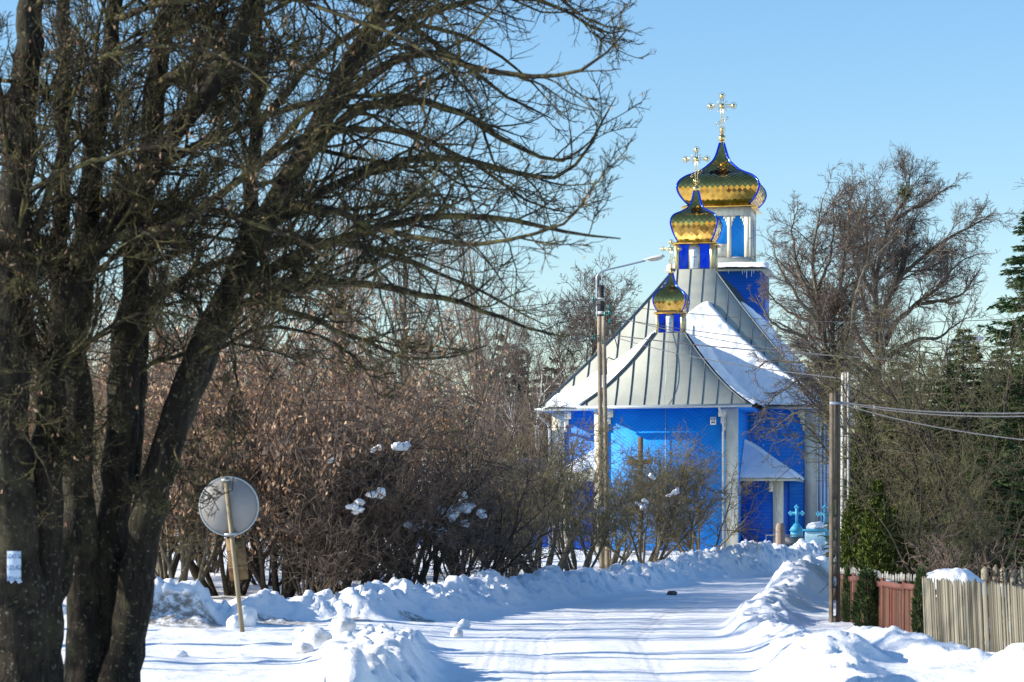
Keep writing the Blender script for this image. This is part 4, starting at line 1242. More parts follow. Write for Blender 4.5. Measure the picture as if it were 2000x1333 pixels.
# taller brown brush behind it
b1 = bush('brown_shrub', 'tall reddish brown leafless shrub rising over the snow-topped thorn bush', 'bush', 4.6, 103, 'twig_brown', 14, .38, .8, tmin=.010, ring=.6)
place(b1, 790, 60, 0, 1.0); b1['group'] = GH
clone(b1, 690, 57, 'tall reddish brown leafless shrub beside the oak with dry leaves', 1.9, .96, GH)
clone(b1, 890, 64, 'tall brown leafless shrub below the two pale trunks', 3.1, 1.0, GH)
clone(b1, 985, 72, 'brown leafless shrub at the church end of the thicket', 5.0, .9, GH)
clone(b1, 600, 62, 'tall brown leafless shrub half hidden behind the oak', .7, 1.12, GH)
clone(b1, 1010, 95, 'brown leafless shrub standing before the birch', 2.5, 1.1, GH)
# oak still holding its dry leaves
oak = bush('young_oak', 'young oak full of hanging dry orange brown leaves above the round sign', 'tree', 5.3, 104, 'twig_brown', 11, .42, .95, .02, .04, leaves=5000, rad0=.065, tmin=.009, leafsize=(.055, .12))
place(oak, 545, 45.5, 0, 1.0)
clone(oak, 440, 47.0, 'young oak with dry brown leaves framed between trunk and sign', 2.4, 1.0)
clone(oak, 645, 49.0, 'young oak with dry leaves fading into the brown shrubs', 4.1, .92)
clone(oak, 300, 53, 'young oak with dry leaves glimpsed behind the leaning maple stem', 1.0, .95)
clone(oak, 60, 52, 'young oak with dry leaves glimpsed between the two maples', 3.3, .95)
clone(oak, 190, 60, 'taller young oak seen through the stems of the many-stemmed maple', 5.3, 1.05)
# olive hawthorns in front of the church
h1 = bush('hawthorn', 'olive grey hawthorn with a clump of thick trunks beside the lamp pole', 'bush', 3.9, 105, 'twig_olive', 13, .62, .90, .035, tmin=.0085, rad0=.06)
place(h1, 1062, 57, 0, 1.0)
h1['group'] = 'hawthorns before the church'
h2 = bush('hawthorn', 'olive grey hawthorn with snow clumps right of the lamp pole, before the apse', 'bush', 3.7, 106, 'twig_olive', 13, .62, .90, .03, tmin=.0085, rad0=.055)
place(h2, 1262, 66, 0, .90)
h2['group'] = 'hawthorns before the church'
clone(h2, 1368, 69, 'thin olive hawthorn in front of the apse corner post', 2.2, .80, 'hawthorns before the church')
clone(h1, 1128, 61.5, 'olive hawthorn half behind the concrete lamp pole', 2.6, .78, 'hawthorns before the church')
clone(h1, 985, 54.5, 'low olive hawthorn where the dark thicket ends', 4.4, .72, 'hawthorns before the church')
clone(h2, 1195, 70, 'low olive hawthorn just behind the lamp pole foot', 4.9, .7, 'hawthorns before the church')
# shrubs on the far left, behind the maples
clone(h1, 345, 45.5, 'olive shrub with crooked yellowish trunks left of the round sign', 1.3, .95, GH)
clone(h1, 230, 48, 'olive shrub with crooked trunks behind the leaning maple stem', 3.0, .98, GH)
clone(b1, 120, 58, 'brown shrub seen in the gap between the two maples', 3.9, 1.1, GH)
clone(b1, 15, 50, 'brown shrub at the outer side of the notice maple', .4, 1.1, GH)
clone(b1, 400, 66, 'tall brown shrub far behind the round sign', 2.8, 1.15, GH)
clone(b1, 250, 70, 'tall brown shrub far behind the maple stems', 5.5, 1.2, GH)
clone(h1, 100, 42, 'dry olive weeds and shrub at the foot of the notice maple', 5.1, .45, GH)

# snow caught in the shrubs
SN = [(725, 970, 45.2, .20, 'flat snow clump low on the dark thorn bush'), (695, 995, 45.0, .15, None), (780, 872, 46.0, .19, None), (735, 875, 46.2, .10, None),
      (860, 1000, 47.3, .16, None), (890, 1008, 47.3, .19, None), (915, 992, 47.5, .22, None), (940, 1000, 47.6, .14, None), (800, 1028, 47.0, .13, None), (822, 1024, 47.0, .10, None),
      (850, 1038, 47.1, .14, None), (905, 968, 47.4, .09, None), (868, 1035, 47.1, .08, None), (1165, 1000, 62, .17, None), (1250, 985, 65.5, .15, None), (1262, 980, 65.6, .10, None),
      (1272, 930, 65.8, .11, None), (1318, 962, 66, .12, None), (1308, 968, 66, .08, None), (552, 893, 47.0, .10, None), (648, 900, 45, .08, None), (1198, 1010, 65, .08, None)]
for i, (px, py, Y, s, _) in enumerate(SN):
    r_ = np.random.default_rng(900+i); vv, ff, nb = [], [], 0
    an = r_.uniform(-.5, .5)
    for q in range(5):
        m_ = lump_bm(s*r_.uniform(.25, .6), s*.4, s*r_.uniform(.22, .5), 200+i*7+q, 2, .55, 2.6)
        co = np.empty(len(m_.vertices)*3, dtype=np.float32); m_.vertices.foreach_get('co', co); co = co.reshape(-1, 3)
        t_ = r_.uniform(-1.1, 1.1)*s
        co = co + np.array([t_, r_.normal()*s*.3, t_*an + r_.normal()*s*.14])
        vv.append(co); ff += [[v_+nb for v_ in p_.vertices] for p_ in m_.polygons]; nb += len(co)
    me = mesh_from('snow_clump', np.concatenate(vv), [v_ for f_ in ff for v_ in f_], [len(f_) for f_ in ff], None, True)
    me.materials.append(M['snow'])
    host = [o for o in COL.objects if o.get('category') in ('bush', 'tree') and o.type == 'EMPTY' and abs(o.location.y-Y) < 4]
    host = min(host, key=lambda o: abs(o.location.x-X_at(px, Y)) + abs(o.location.y-Y)*.5)
    o = link('snow_clump', me, host)
    s *= 0.92; w = Vector(at(px, py, Y - (1.4 if Y < 49 else .8))); S_ = host.scale[0]
    o.location = (Matrix.Rotation(-host.rotation_euler.z, 3, 'Z') @ (w - host.location))/S_
    o.scale = (1/S_,)*3
    o.rotation_euler = (rng.uniform(-.3, .3), rng.uniform(-.45, .45), rng.uniform(0, 3))

# big linden group by the church
GL = 'lindens beside the church'
l1 = spec_tree('linden_tree', 'large dark-trunked bare linden forking widely against the sky', 'tree', 1716, 97, 305, 'bark_dark', [
    ([(1716, 1092, 0), (1714, 850, 0), (1712, 720, 0), (1713, 640, .1), (1708, 560, .2), (1716, 480, .2), (1735, 400, .1), (1768, 345, 0), (1775, 305, 0)], .20, .02),
    ([(1722, 700, 0), (1722, 610, -.4), (1738, 540, -.8), (1775, 500, -1.1), (1830, 455, -1.3), (1880, 430, -1.5), (1925, 405, -1.6)], .12, .015),
    ([(1728, 660, 0), (1752, 615, .5), (1800, 568, .9), (1850, 530, 1.2), (1890, 480, 1.5), (1935, 452, 1.7)], .10, .015),
    ([(1712, 700, 0), (1690, 655, .4), (1668, 600, .8), (1625, 560, 1.2), (1570, 500, 1.6), (1525, 455, 1.8)], .11, .015),
    ([(1710, 650, 0), (1690, 590, -.5), (1672, 520, -.9), (1650, 450, -1.2), (1640, 380, -1.3), (1650, 335, -1.3)], .095, .015),
    ([(1712, 560, .2), (1690, 500, .6), (1700, 430, 1.0), (1690, 370, 1.2), (1672, 340, 1.3)], .07, .015),
    ([(1735, 400, .1), (1775, 375, -.4), (1815, 340, -.8), (1845, 330, -1.0)], .07, .015),
    ([(1738, 545, -.8), (1765, 480, -.6), (1775, 420, -.3), (1800, 380, -.2)], .09, .015),
    ([(1800, 568, .9), (1860, 560, 1.3), (1905, 545, 1.5), (1940, 500, 1.6)], .07, .012),
    ([(1712, 720, 0), (1670, 690, -.6), (1620, 650, -1.2), (1560, 640, -1.6), (1510, 610, -1.8)], .10, .015),
    ([(1730, 690, 0), (1790, 650, .5), (1850, 640, .8), (1900, 600, 1.0)], .09, .015),
    ([(1668, 600, .8), (1610, 600, 1.1), (1550, 575, 1.4), (1500, 520, 1.5)], .08, .012)],
    'twig_linden', 1.4, .01, 900)
l2 = spec_tree('linden_tree', 'grey-stemmed bare linden with drooping twigs in front of the church', 'tree', 1632, 86, 302, 'bark_grey', [
    ([(1628, 1104, 0), (1622, 850, 0), (1612, 700, 0), (1608, 640, 0), (1600, 560, .2), (1590, 470, .3), (1598, 400, .3), (1612, 335, .3)], .13, .02),
    ([(1640, 1104, .2), (1640, 850, .2), (1636, 720, .2), (1634, 620, .3), (1650, 540, .4), (1660, 470, .4), (1690, 400, .4), (1705, 350, .4)], .13, .02),
    ([(1638, 720, .2), (1660, 640, -.3), (1672, 560, -.6), (1690, 500, -.8), (1740, 440, -1)], .08, .015),
    ([(1606, 640, 0), (1580, 600, -.4), (1545, 560, -.8), (1515, 500, -1), (1500, 450, -1.1)], .07, .012),
    ([(1602, 590, .2), (1570, 520, .5), (1555, 450, .7), (1545, 400, .8), (1555, 350, .8)], .07, .012),
    ([(1610, 690, 0), (1570, 650, -.5), (1520, 620, -.9), (1485, 560, -1.2)], .06, .010),
    ([(1613, 720, 0), (1575, 690, .4), (1530, 680, .7), (1490, 690, .9), (1465, 720, 1.0)], .05, .008),
    ([(1616, 760, 0), (1580, 730, -.4), (1540, 735, -.8), (1500, 770, -1.1), (1475, 810, -1.2)], .045, .008),
    ([(1620, 830, 0), (1590, 800, .4), (1550, 800, .6), (1510, 830, .8), (1480, 850, .9)], .04, .007),
    ([(1622, 890, 0), (1590, 860, -.4), (1560, 880, -.6), (1535, 920, -.8)], .035, .006),
    ([(1640, 800, .2), (1680, 760, .5), (1720, 740, .8), (1750, 760, .9)], .045, .008),
    ([(1600, 540, .2), (1625, 480, .6), (1640, 420, .8), (1640, 350, .9)], .05, .01)],
    'twig_linden', 1.12, .03, 1300)
l3 = bare_tree('young_linden', 'slim bare linden with pale stem between the big lindens and the spruce', 'tree', 9.0, 303, .09, 12, .5, .03, 'bark_grey', 'twig_linden', .25, .8, .02, 200, tmin=.009)
place(l3, 1745, 82, 0, .95)
# thin trees behind the church, towards the sunny side
f1 = bare_tree('bare_ash', 'slender dark bare tree just behind the church eave', 'tree', 16.0, 310, .18, 14, .46, .04, 'bark_dark', 'twig_far', .22, .95, 0, 0, tmin=.018)
place(f1, 1128, 140, 0, 1.0)
clone(f1, 1090, 146, 'slender bare tree beside the one at the church eave, on its outer side', 2.0, .93)
clone(f1, 1222, 150, 'bare tree whose top shows behind the street lamp arm', 4.0, 1.0)
clone(f1, 1170, 156, 'bare tree standing directly behind the lamp pole', 1.0, .92)
clone(f1, 1050, 150, 'bare tree rising over the dark pines near the church', 3.0, .86)
f2 = bare_tree('bare_poplar', 'tall bare reddish-twigged tree with a pale split trunk above the thicket', 'tree', 15.0, 311, .20, 13, .45, .05, 'bark_grey', 'twig_brown', .25, .85, 0, 300, tmin=.012)
place(f2, 932, 82, 0, .80)
clone(f2, 968, 90, 'second pale-trunked bare tree, next to the split-trunked one', 1.5, .82)
clone(f2, 800, 86, 'tall bare tree behind the thicket, screened by maple boughs', 2.8, .92)
clone(f2, 640, 80, 'tall bare tree rising behind the oak with dry leaves', 4.0, .95)
clone(f2, 470, 84, 'tall bare tree behind the round sign, screened by maple boughs', 5.1, 1.0)
clone(f2, 320, 78, 'tall bare tree showing between the maple stems', .5, 1.0)
clone(f2, 100, 80, 'tall bare tree in the sky gap between the two maples', 3.6, 1.0)
bi = bare_tree('birch_tree', 'white-barked slender birch before the dark pines', 'tree', 9.5, 312, .09, 12, .4, .0, 'birch', 'twig_far', .3, .7, .06, 0, tmin=.010)
place(bi, 1030, 118, 0, .95)
clone(bi, 1018, 121, 'thinner white birch touching the slender birch', 2.2, .8)
# wood beyond the fields
p1 = conifer('pine_tree', 'dark blue-green pine on the skyline of the far wood', 'tree', 15.0, 330, .20, 'needle_far', 18, 7, 34, (.5, .9), .22, .2, .12)
place(p1, 985, 190, 0, 1.0); p1['group'] = 'far wood'
FW = 'dark blue-green pine on the skyline of the far wood'
for i, px in enumerate([930, 955, 1010, 1035, 1058, 1080, 880, 840, 790, 730, 1150, 1240, 680, 600, 520, 430, 340, 250, 150, 50, 1560, 1640, 1700, 1760, 1840, 1900, 1960, 2040]):
    Y = 185 + (i*37 % 60); clone(p1, px, Y, FW, i*1.7, .78 + .27*((i*29 % 10)/10), 'far wood', z=-.5)
fw2 = bare_tree('bare_tree', 'grey-brown bare tree in the far wood', 'tree', 13.0, 331, .16, 12, .45, .03, 'bark_grey', 'twig_far', .2, .75, 0, 0, tmin=.022)
place(fw2, 905, 170, 0, 1.0); fw2['group'] = 'bare trees of the far wood'
for i, px in enumerate([850, 880, 940, 975, 1010, 1045, 1075, 800, 740, 690, 1110, 1190, 1265, 620, 540, 450, 360, 270, 180, 90, 0, 1580, 1680, 1780, 1860, 1930, 1990]):
    Y = 150 + (i*41 % 70); clone(fw2, px, Y, 'grey-brown bare tree in the far wood', i*2.3, .8 + .3*((i*17 % 10)/10), 'bare trees of the far wood', z=-.3)

# garden side: evergreens and shrubs behind the fences
sp = conifer('spruce_tree', 'tall dark green spruce rising at the garden edge', 'tree', 10.0, 340, .30, 'needle', 38, 9, 130, (.12, .22), .04, .3)
place(sp, 2022, 62, 0, .92)
clone(sp, 1900, 70, 'shorter dark spruce behind the olive garden shrubs', 2.0, .46)
clone(sp, 1830, 74, 'small dark spruce with drooping boughs below the lindens', 4.0, .58)
clone(sp, 1770, 66, 'small spruce hidden among the olive shrub branches', 1.0, .5)
clone(sp, 1960, 47, 'dense spruce filling the back of the garden', 5.2, .46)
clone(sp, 1875, 42.0, 'broad dark spruce directly behind the huge olive shrubs', .7, (.55, .55, .46))
clone(sp, 1790, 50, 'dark spruce above the thujas', 2.9, (.46, .46, .42))
clone(sp, 1950, 37.5, 'young dark spruce behind the pointed pickets', 3.6, (.42, .42, .30))
clone(sp, 1985, 39.5, 'dark spruce filling the corner behind the grey fence', 1.9, (.55, .55, .40))
clone(sp, 1650, 62, 'low dark spruce by the light blue gate pillar', 3.0, .26)
t1 = column_evergreen('thuja', 'yellow-green column thuja behind the red fence, next to the concrete pole', 'evergreen', 2.35, .34, 350, n=9000, lx=(.05, .10), ly=.024)
place(t1, 1668, 39.5, 0, (.8, .8, .82))
GT = 'thujas behind the red fence'
t1['group'] = GT
clone(t1, 1714, 38.6, 'widest yellow-green thuja in the middle behind the red fence', 2.0, (1.0, 1.0, .86), GT)
clone(t1, 1756, 39.0, 'darkest thuja, at the shaded end of the row', 4.0, (1.1, 1.1, .72), GT)
clone(t1, 1690, 47, 'tall thuja rising behind the pale concrete pole', 1.0, (1.15, 1.15, 1.5), GT)
clone(t1, 1735, 49, 'tall dark thuja wedged between the olive shrubs', 3.0, (1.3, 1.3, 1.45), GT)
clone(t1, 1800, 46, 'broad thuja half covered by olive branches', 5.0, (1.4, 1.4, 1.0), GT)
g1 = bush('garden_shrub', 'huge olive brown shrub arching over the red fence', 'bush', 4.4, 360, 'twig_garden', 12, .62, .80, .02, .03, tmin=.0075, rad0=.05, low=.3)
place(g1, 1862, 41.0, 0, .96)
clone(g1, 1858, 36.0, 'low olive shrub leaning over the snow-capped fence corner', 3.3, .56)
clone(g1, 1945, 38.5, 'huge olive brown shrub behind the grey picket fence', 2.0, .95)
clone(g1, 1800, 47, 'olive shrub with branches reaching over the thujas', 4.0, .86)
clone(g1, 1925, 46, 'tall olive shrub between the two huge garden shrubs', 1.0, 1.05)
clone(g1, 2060, 42, 'olive shrub at the outer garden edge below the spruce', 5.0, 1.05)
lt = bush('bare_shrub', 'small pinkish bare shrub with upright twigs behind the snow heap', 'bush', 1.35, 361, 'twig_brown', 12, .5, .35, .02, tmin=.006, rad0=.015)
place(lt, 1850, 33.0, 0, 1.0)
clone(lt, 1955, 31.5, 'small pale bare shrub by the weathered pointed pickets', 2.0, 1.0)
j1 = column_evergreen('juniper', 'feathery juniper leaning out in front of the red fence', 'evergreen', .78, .17, 370, 'juniper', 2400, (.06, .12), .018, .7, .8)
place(j1, 1694, 33.4, 0, 1.0)
clone(j1, 1800, 30.6, 'feathery juniper squeezed between red fence and grey fence', 2.0, (.55, .6, 1.1))
clone(j1, 1656, 35.6, 'thin juniper strip at the first red fence post', 3.5, (.45, .5, 1.0))
# twigs of a tree standing outside the picture, by the garden
off = bare_tree('bare_tree', 'bare tree at the garden edge whose twig tips reach past the spruce', 'tree', 11.0, 380, .14, 10, .6, .05, 'bark_dark', 'twig_far', .25, .5, 0, 0, tmin=.008)
place(off, 2130, 42, 1.0, .75)
# lane-side trees outside the picture on the sunny side; their shade falls on the trunks and the lane
ln = bare_tree('lane_tree', 'broad bare tree of the lane-side row, outside the picture', 'tree', 9.5, 390, .20, 13, .75, .02, 'bark_dark', 'twig_near', .12, .9, .02, 0, tmin=.012)
ln.location = (-8.4, 18.9, 0); ln.scale = (.8, .8, .62)
ln2 = bare_tree('lane_tree', 'airy bare tree of the lane-side row, outside the picture', 'tree', 9.5, 391, .22, 12, .7, .02, 'bark_dark', 'twig_near', .14, .5, .0, 0, tmin=.010)
ln2.location = (-10.5, 29.0, 0); ln2['group'] = 'lane-side row'
for (x, y, a, k) in ((-8.4, 25.4, 5.2, .8), (-9.8, 32.6, 2.6, .85), (-10.9, 36.7, .4, .95), (-9.6, 35.0, 1.0, .9), (-10.6, 38.5, 3.0, .9), (-12.0, 41.5, 5.0, .95)):
    dup(ln2, (x, y, 0), a, (k, k, k), None, 'lane-side row')
ln['group'] = 'lane-side row'
# mistletoe in the linden
r = np.random.default_rng(9)
ds = unit(r.normal(size=(260, 3)))
P, R = grow(r, np.zeros((260, 3)), ds, r.uniform(.2, .42, 260), np.full(260, .010), np.full(260, .006), 5, .25)
mt = tube_obj('mistletoe', [(P, R, 3)], M['juniper'])
mt.location = tuple(at(1768, 378, 96.5)); tag(mt, 'dark mistletoe ball high in the large linden', 'mistletoe')
# ---------------------------------------------------------------- street furniture
M['concrete'] = simple('weathered_concrete', (0.36, 0.295, 0.21), (0.23, 0.19, 0.14), 0.85, scale=5, bs=.4, bd=.01)
M['concrete_dark'] = simple('dark_concrete', (0.15, 0.12, 0.085), (0.09, 0.074, 0.054), 0.9, scale=9, bs=.5, bd=.01)
M['concrete_pale'] = simple('pale_concrete', (0.50, 0.49, 0.45), (0.38, 0.37, 0.34), 0.85, scale=6, bs=.3, bd=.01)
M['galv'] = simple('galvanised_steel', (0.42, 0.47, 0.55), (0.34, 0.39, 0.47), 0.4, .6)
M['lamp_shell'] = simple('lamp_shell', (0.62, 0.62, 0.60), (0.52, 0.52, 0.50), 0.4)
M['lamp_glass'] = simple('lamp_glass', (0.68, 0.66, 0.56), (0.55, 0.53, 0.45), 0.2)
M['black'] = simple('black_rubber', (0.02, 0.02, 0.022), (0.03, 0.03, 0.03), 0.6)
M['green_glass'] = simple('green_insulator', (0.02, 0.22, 0.18), (0.02, 0.16, 0.14), 0.15)
M['wire'] = simple('wire', (0.10, 0.10, 0.11), (0.08, 0.08, 0.09), 0.5)

def ladder_pole(w0, w1, d, h, mat, slot0, slot1, nslot, frac=.34, solid_z=()):
    """tapering concrete pole with a column of long round-ended slots through it"""
    mb = MB()
    W_ = lambda z: w0+(w1-w0)*z/h
    zs = np.linspace(slot0, slot1, nslot+1) if nslot else []
    # side rails
    rail = [-0.6]+[h]
    n = 24
    for sd in (-1, 1):
        pts = np.linspace(-.6, h, n)
        vs, fs = [], []
        for z in pts:
            w = W_(max(z, 0))/2
            e = w*(1-frac*2) if nslot and slot0-.02 <= z <= slot1+.02 else w*(1-frac*2)
            xs = sorted((sd*w, sd*e))
            vs += [(xs[0], -d/2, z), (xs[1], -d/2, z), (xs[1], d/2, z), (xs[0], d/2, z)]
        for i in range(n-1):
            for j in range(4): fs.append([i*4+j, i*4+(j+1) % 4, i*4+4+(j+1) % 4, i*4+4+j])
        fs.append([0, 3, 2, 1]); t = (n-1)*4; fs.append([t, t+1, t+2, t+3])
        mb.add(vs, fs)
    # webs between slots, with rounded ends
    def web(z0, z1, rd0, rd1):
        e0, e1 = W_(max(z0, 0))/2*(1-frac*2)+.003, W_(max(z1, 0))/2*(1-frac*2)+.003
        poly = []
        bot = [(e0*math.cos(t), z0 + (0 if not rd0 else e0*(1-math.sin(t))*1.0)) for t in np.linspace(PI, 0, 9)] if rd0 else [(-e0, z0), (e0, z0)]
        top = [(e1*math.cos(t), z1 - e1*(1-math.sin(t))) for t in np.linspace(0, PI, 9)] if rd1 else [(e1, z1), (-e1, z1)]
        mb.prism([(x, z) for x, z in bot] + [(x, z) for x, z in top], (0, d/2-.004, 0), (1, 0, 0), (0, 0, 1), (0, -1, 0), d-.008)
    if nslot:
        web(-.6, slot0, False, False)
        sl = (slot1-slot0)/nslot
        for i in range(nslot-1):
            zc = slot0+sl*(i+1); web(zc-.09, zc+.09, False, False)
        web(slot1, h, False, False)
        # round the slot ends with corner fillets
        for i in range(nslot):
            za = slot0+sl*i+(.09 if i else 0); zb_ = slot0+sl*(i+1)-(.09 if i < nslot-1 else 0)
            for (zc, up) in ((za, 1), (zb_, -1)):
                e = W_(zc)/2*(1-frac*2)+.003
                for sd in (-1, 1):
                    poly = [(sd*e, zc-.004*up), (sd*e, zc+up*e)] + [(sd*e*math.cos(t), zc+up*e*(1-math.sin(t))) for t in np.linspace(.25, PI/2, 5)] + [(0, zc-.004*up)]
                    mb.prism(poly, (0, d/2-.006, 0), (1, 0, 0), (0, 0, 1), (0, -1, 0), d-.012)
    return mb
# lamp pole --------------------------------------------------------------
Yp = 70.0
xb, zg = X_at(1181, Yp), gzf(X_at(1181, Yp), Yp)
lp = thing('street_lamp', 'concrete street lamp pole with a curved arm standing before the church', 'street lamp', (xb, Yp, zg - .02), 0)
lp.rotation_euler = (0, -.013, 0)
sc = Yp/F
Hc = (1132-638)*sc
ladder_pole(.29, .23, .19, Hc, M['concrete'], .5, Hc-1.6, 10, .46).build('pole', M['concrete'], lp)
dk = MB().box(-.075, .075, -.07, .07, Hc-.15, Hc+.85); dk.build('pole_head', M['black'], lp)
clamp = MB()
for z in (Hc+.05, Hc+.42): clamp.box(-.10, .10, -.095, .095, z, z+.08)
clamp.build('clamp', M['lamp_shell'], lp)
arm = [(-.12, -.06, Hc-.05), (-.12, -.06, Hc+.95), (-.10, -.06, Hc+1.10), (-.02, -.06, Hc+1.20), (.2, -.06, Hc+1.27), (.7, -.06, Hc+1.38), (1.22, -.06, Hc+1.50)]
MB().tube(crom(arm, 26), .025, 8).build('arm', M['galv'], lp, True)
# lamp head: a long tapering shell over a shallow bowl
hd = MB(); n = 14; vs = []; fs = []; k = 12
for i in range(n+1):
    t = i/n; x = 1.18+.58*t
    hw = .055+.085*math.sin(min(1, t*1.3)*PI/2) if t < .8 else .14*math.sqrt(max(0.02, 1-((t-.8)/.2)**2))
    for j in range(k):
        a = PI*j/(k-1)
        vs.append((x, -.06+hw*math.cos(a)*1.0, Hc+1.49+.10*t*.9 + .02 + hw*.62*math.sin(a)))
for i in range(n):
    for j in range(k-1): fs.append([i*k+j, (i+1)*k+j, (i+1)*k+j+1, i*k+j+1])
    fs.append([i*k+k-1, (i+1)*k+k-1, (i+1)*k, i*k])
fs.append(list(range(k))); fs.append([n*k+j for j in range(k)][::-1])
lh = hd.add(vs, fs).build('lamp_head', M['lamp_shell'], lp, True)
bw = MB().sphere((0, 0, 0), 1, 16, 10, .22, .115, .075)
bo = bw.build('bowl', M['lamp_glass'], lh, True, (1.50, -.06, Hc+1.56)); bo.rotation_euler = (0, -.16, 0)
ins = [(-.22, Hc+.42), (.20, Hc+.20), (-.24, Hc-.62), (.22, Hc-.18), (.10, Hc+.02), (.22, Hc+.05)]
for x, z in ins:
    mb = MB().tube([(x*.3, -.08, z-.1), (x*.9, -.09, z-.12), (x, -.09, z-.05), (x, -.09, z)], .012, 5)
    mb.build('bracket', M['black'], lp)
    MB().tube([(x, -.09, z-.02), (x, -.09, z+.03), (x, -.09, z+.06), (x, -.09, z+.10)], [.035, .045, .03, .035], 8).build('insulator', M['green_glass'], lp)
MB().tube(crom([(.13, -.1, Hc-.05), (.30, -.12, Hc-.45), (.42, -.12, Hc-.9), (.36, -.12, Hc-1.2), (.14, -.11, Hc-1.15), (.13, -.1, Hc-1.6)], 24), .014, 5).build('cable', M['black'], lp)
MB().box(-.30, -.25, -.1, -.04, Hc-.72, Hc-.45).build('fuse_box', M['black'], lp)

# pale pole and dark slotted pole at the garden corner
Yq = 42.0
xq = X_at(1651, Yq)
pp = thing('concrete_pole', 'pale square-topped concrete utility pole behind the dark slotted pole', 'utility pole', (xq, Yq, gzf(xq, Yq)-.02))
ladder_pole(.165, .125, .13, CAMZ+(1005-726)*Yq/F-gzf(xq, Yq), M['concrete_pale'], .6, 3.3, 5, .34).build('pole', M['concrete_pale'], pp)
Yd = 36.0
xd = X_at(1630, Yd)
dp = thing('concrete_pole', 'dark weathered concrete pole with long open slots at the fence corner', 'utility pole', (xd, Yd, gzf(xd, Yd)-.02), .25)
Hd = CAMZ+(1005-765)*Yd/F-gzf(xd, Yd)
ladder_pole(.135, .115, .10, Hd, M['concrete_dark'], .10, 1.75, 5, .22).build('pole', M['concrete_dark'], dp)
cr = MB().box(-.10, .16, -.10, -.06, Hd-.17, Hd-.13); cr.build('crossarm', M['galv'], dp)

# wires ------------------------------------------------------------------
def sag(a, b, s, n=24):
    a, b = Vector(a), Vector(b)
    return [a.lerp(b, i/(n-1)) - Vector((0, 0, s*4*(i/(n-1))*(1-i/(n-1)))) for i in range(n)]
def wire(a, b, s, r, label, group):
    o = MB().tube(sag(a, b, s), r, 5).build('overhead_wire', M['wire'], None, True)
    tag(o, label, 'wire', group)
hp = lambda dx, dz: (xb+dx+.013*(Hc+dz), Yp-.09, zg+Hc+dz)
GW = 'overhead wires at the lamp pole'
wire(hp(.2, .28), at(2120, 612, 66), .35, .010, 'topmost thin overhead wire crossing the church roof', GW)
wire(hp(.22, -.08), at(2120, 668, 66), .4, .010, 'thin overhead wire just under the small golden dome', GW)
wire(hp(.22, -.05), at(2120, 700, 62), .5, .010, 'thin sagging overhead wire over the apse roof', GW)
wire(hp(.2, -.55), at(2120, 706, 64), .22, .015, 'thickest overhead cable crossing the right roof snow', GW)
wire(hp(.2, -.6), at(1650, 740, 42.1), .12, .010, 'lowest overhead wire running down to the pale concrete pole', GW)
GW2 = 'overhead wires leading away from the lamp pole'
wire(hp(-.2, .45), at(-150, 590, 60), .4, .010, 'upper overhead wire going off behind the maple boughs', GW2)
wire(hp(-.2, .3), at(-150, 640, 60), .4, .010, 'middle overhead wire going off behind the maple boughs', GW2)
wire(hp(-.22, -.55), at(-150, 715, 60), .4, .010, 'lower overhead wire going off behind the maple boughs', GW2)
GW3 = 'slack wires at the dark pole'
da = at(1642, 785, Yd-.05)
wire(da, at(2160, 800, 24), .09, .008, 'upper slack white wire hanging from the dark slotted pole', GW3)
wire(da + np.array([.03, 0, -.02]), at(2160, 806, 24), .10, .007, 'second slack wire twinned with the upper one at the dark pole', GW3)
wire(da + np.array([0, 0, -.03]), at(2160, 872, 26), .10, .007, 'lower slack wire crossing the olive garden shrubs', GW3)
# second street lamp, far beyond the garden
Yl = 88.0
xl = X_at(1852, Yl)
l2_ = thing('street_lamp', 'distant street lamp head over the spruces near the lindens', 'street lamp', (xl, Yl, gzf(xl, Yl)))
zt = CAMZ+(1005-672)*Yl/F-gzf(xl, Yl)
MB().tube([(0, 0, -.3), (0, 0, zt-.3)], [.13, .10], 8).build('pole', M['concrete_pale'], l2_)
MB().tube([(0, -.1, zt-.8), (0, -.1, zt-.15), (.1, -.1, zt), (.75, -.1, zt+.12)], .03, 6).build('arm', M['galv'], l2_)
MB().sphere((.95, -.1, zt+.18), 1, 14, 8, .28, .12, .09).build('lamp_head', M['lamp_shell'], l2_, True)

# round sign seen from behind --------------------------------------------
Ys = 32.2
xs_, zs_ = X_at(474, Ys), gzf(X_at(474, Ys), Ys)
sg = thing('road_sign', 'round road sign seen from its grey back on a leaning post', 'road sign', (xs_, Ys, zs_-.03))
tilt = math.atan2(474-441, 1255-952)
sg.rotation_euler = (0, -tilt, .10)
Hs = (1255-950)*Ys/F/math.cos(tilt)
M['sign_back'] = simple('grey_sign_back', (0.28, 0.275, 0.265), (0.22, 0.215, 0.21), 0.65, 0.0, scale=3)
M['post'] = simple('tan_post', (0.27, 0.215, 0.125), (0.18, 0.145, 0.085), 0.6, scale=7, vs=(1, 1, .3))
M['rust'] = simple('rusty_plate', (0.20, 0.135, 0.055), (0.09, 0.04, 0.02), 0.7, .2, scale=7, lo=.45, hi=.6)
MB().tube([(0, 0, -.5), (0, 0, Hs+.02)], .030, 12).build('post', M['post'], sg, True)
R0_ = 57*Ys/F; zc = Hs-R0_+.02
mb = MB(); k = 48
ringp = [(R0_*math.cos(2*PI*i/k), R0_*math.sin(2*PI*i/k)) for i in range(k)]
disc = mb.prism(ringp, (0.005, .038, zc), (1, 0, 0), (0, 0, 1), (0, 1, 0), .006).build('disc', M['sign_back'], sg)
MB().tube([(x+.005, .041, zc+z) for x, z in ringp], .011, 8, closed=True).build('rim', M['zinc'], disc, True)
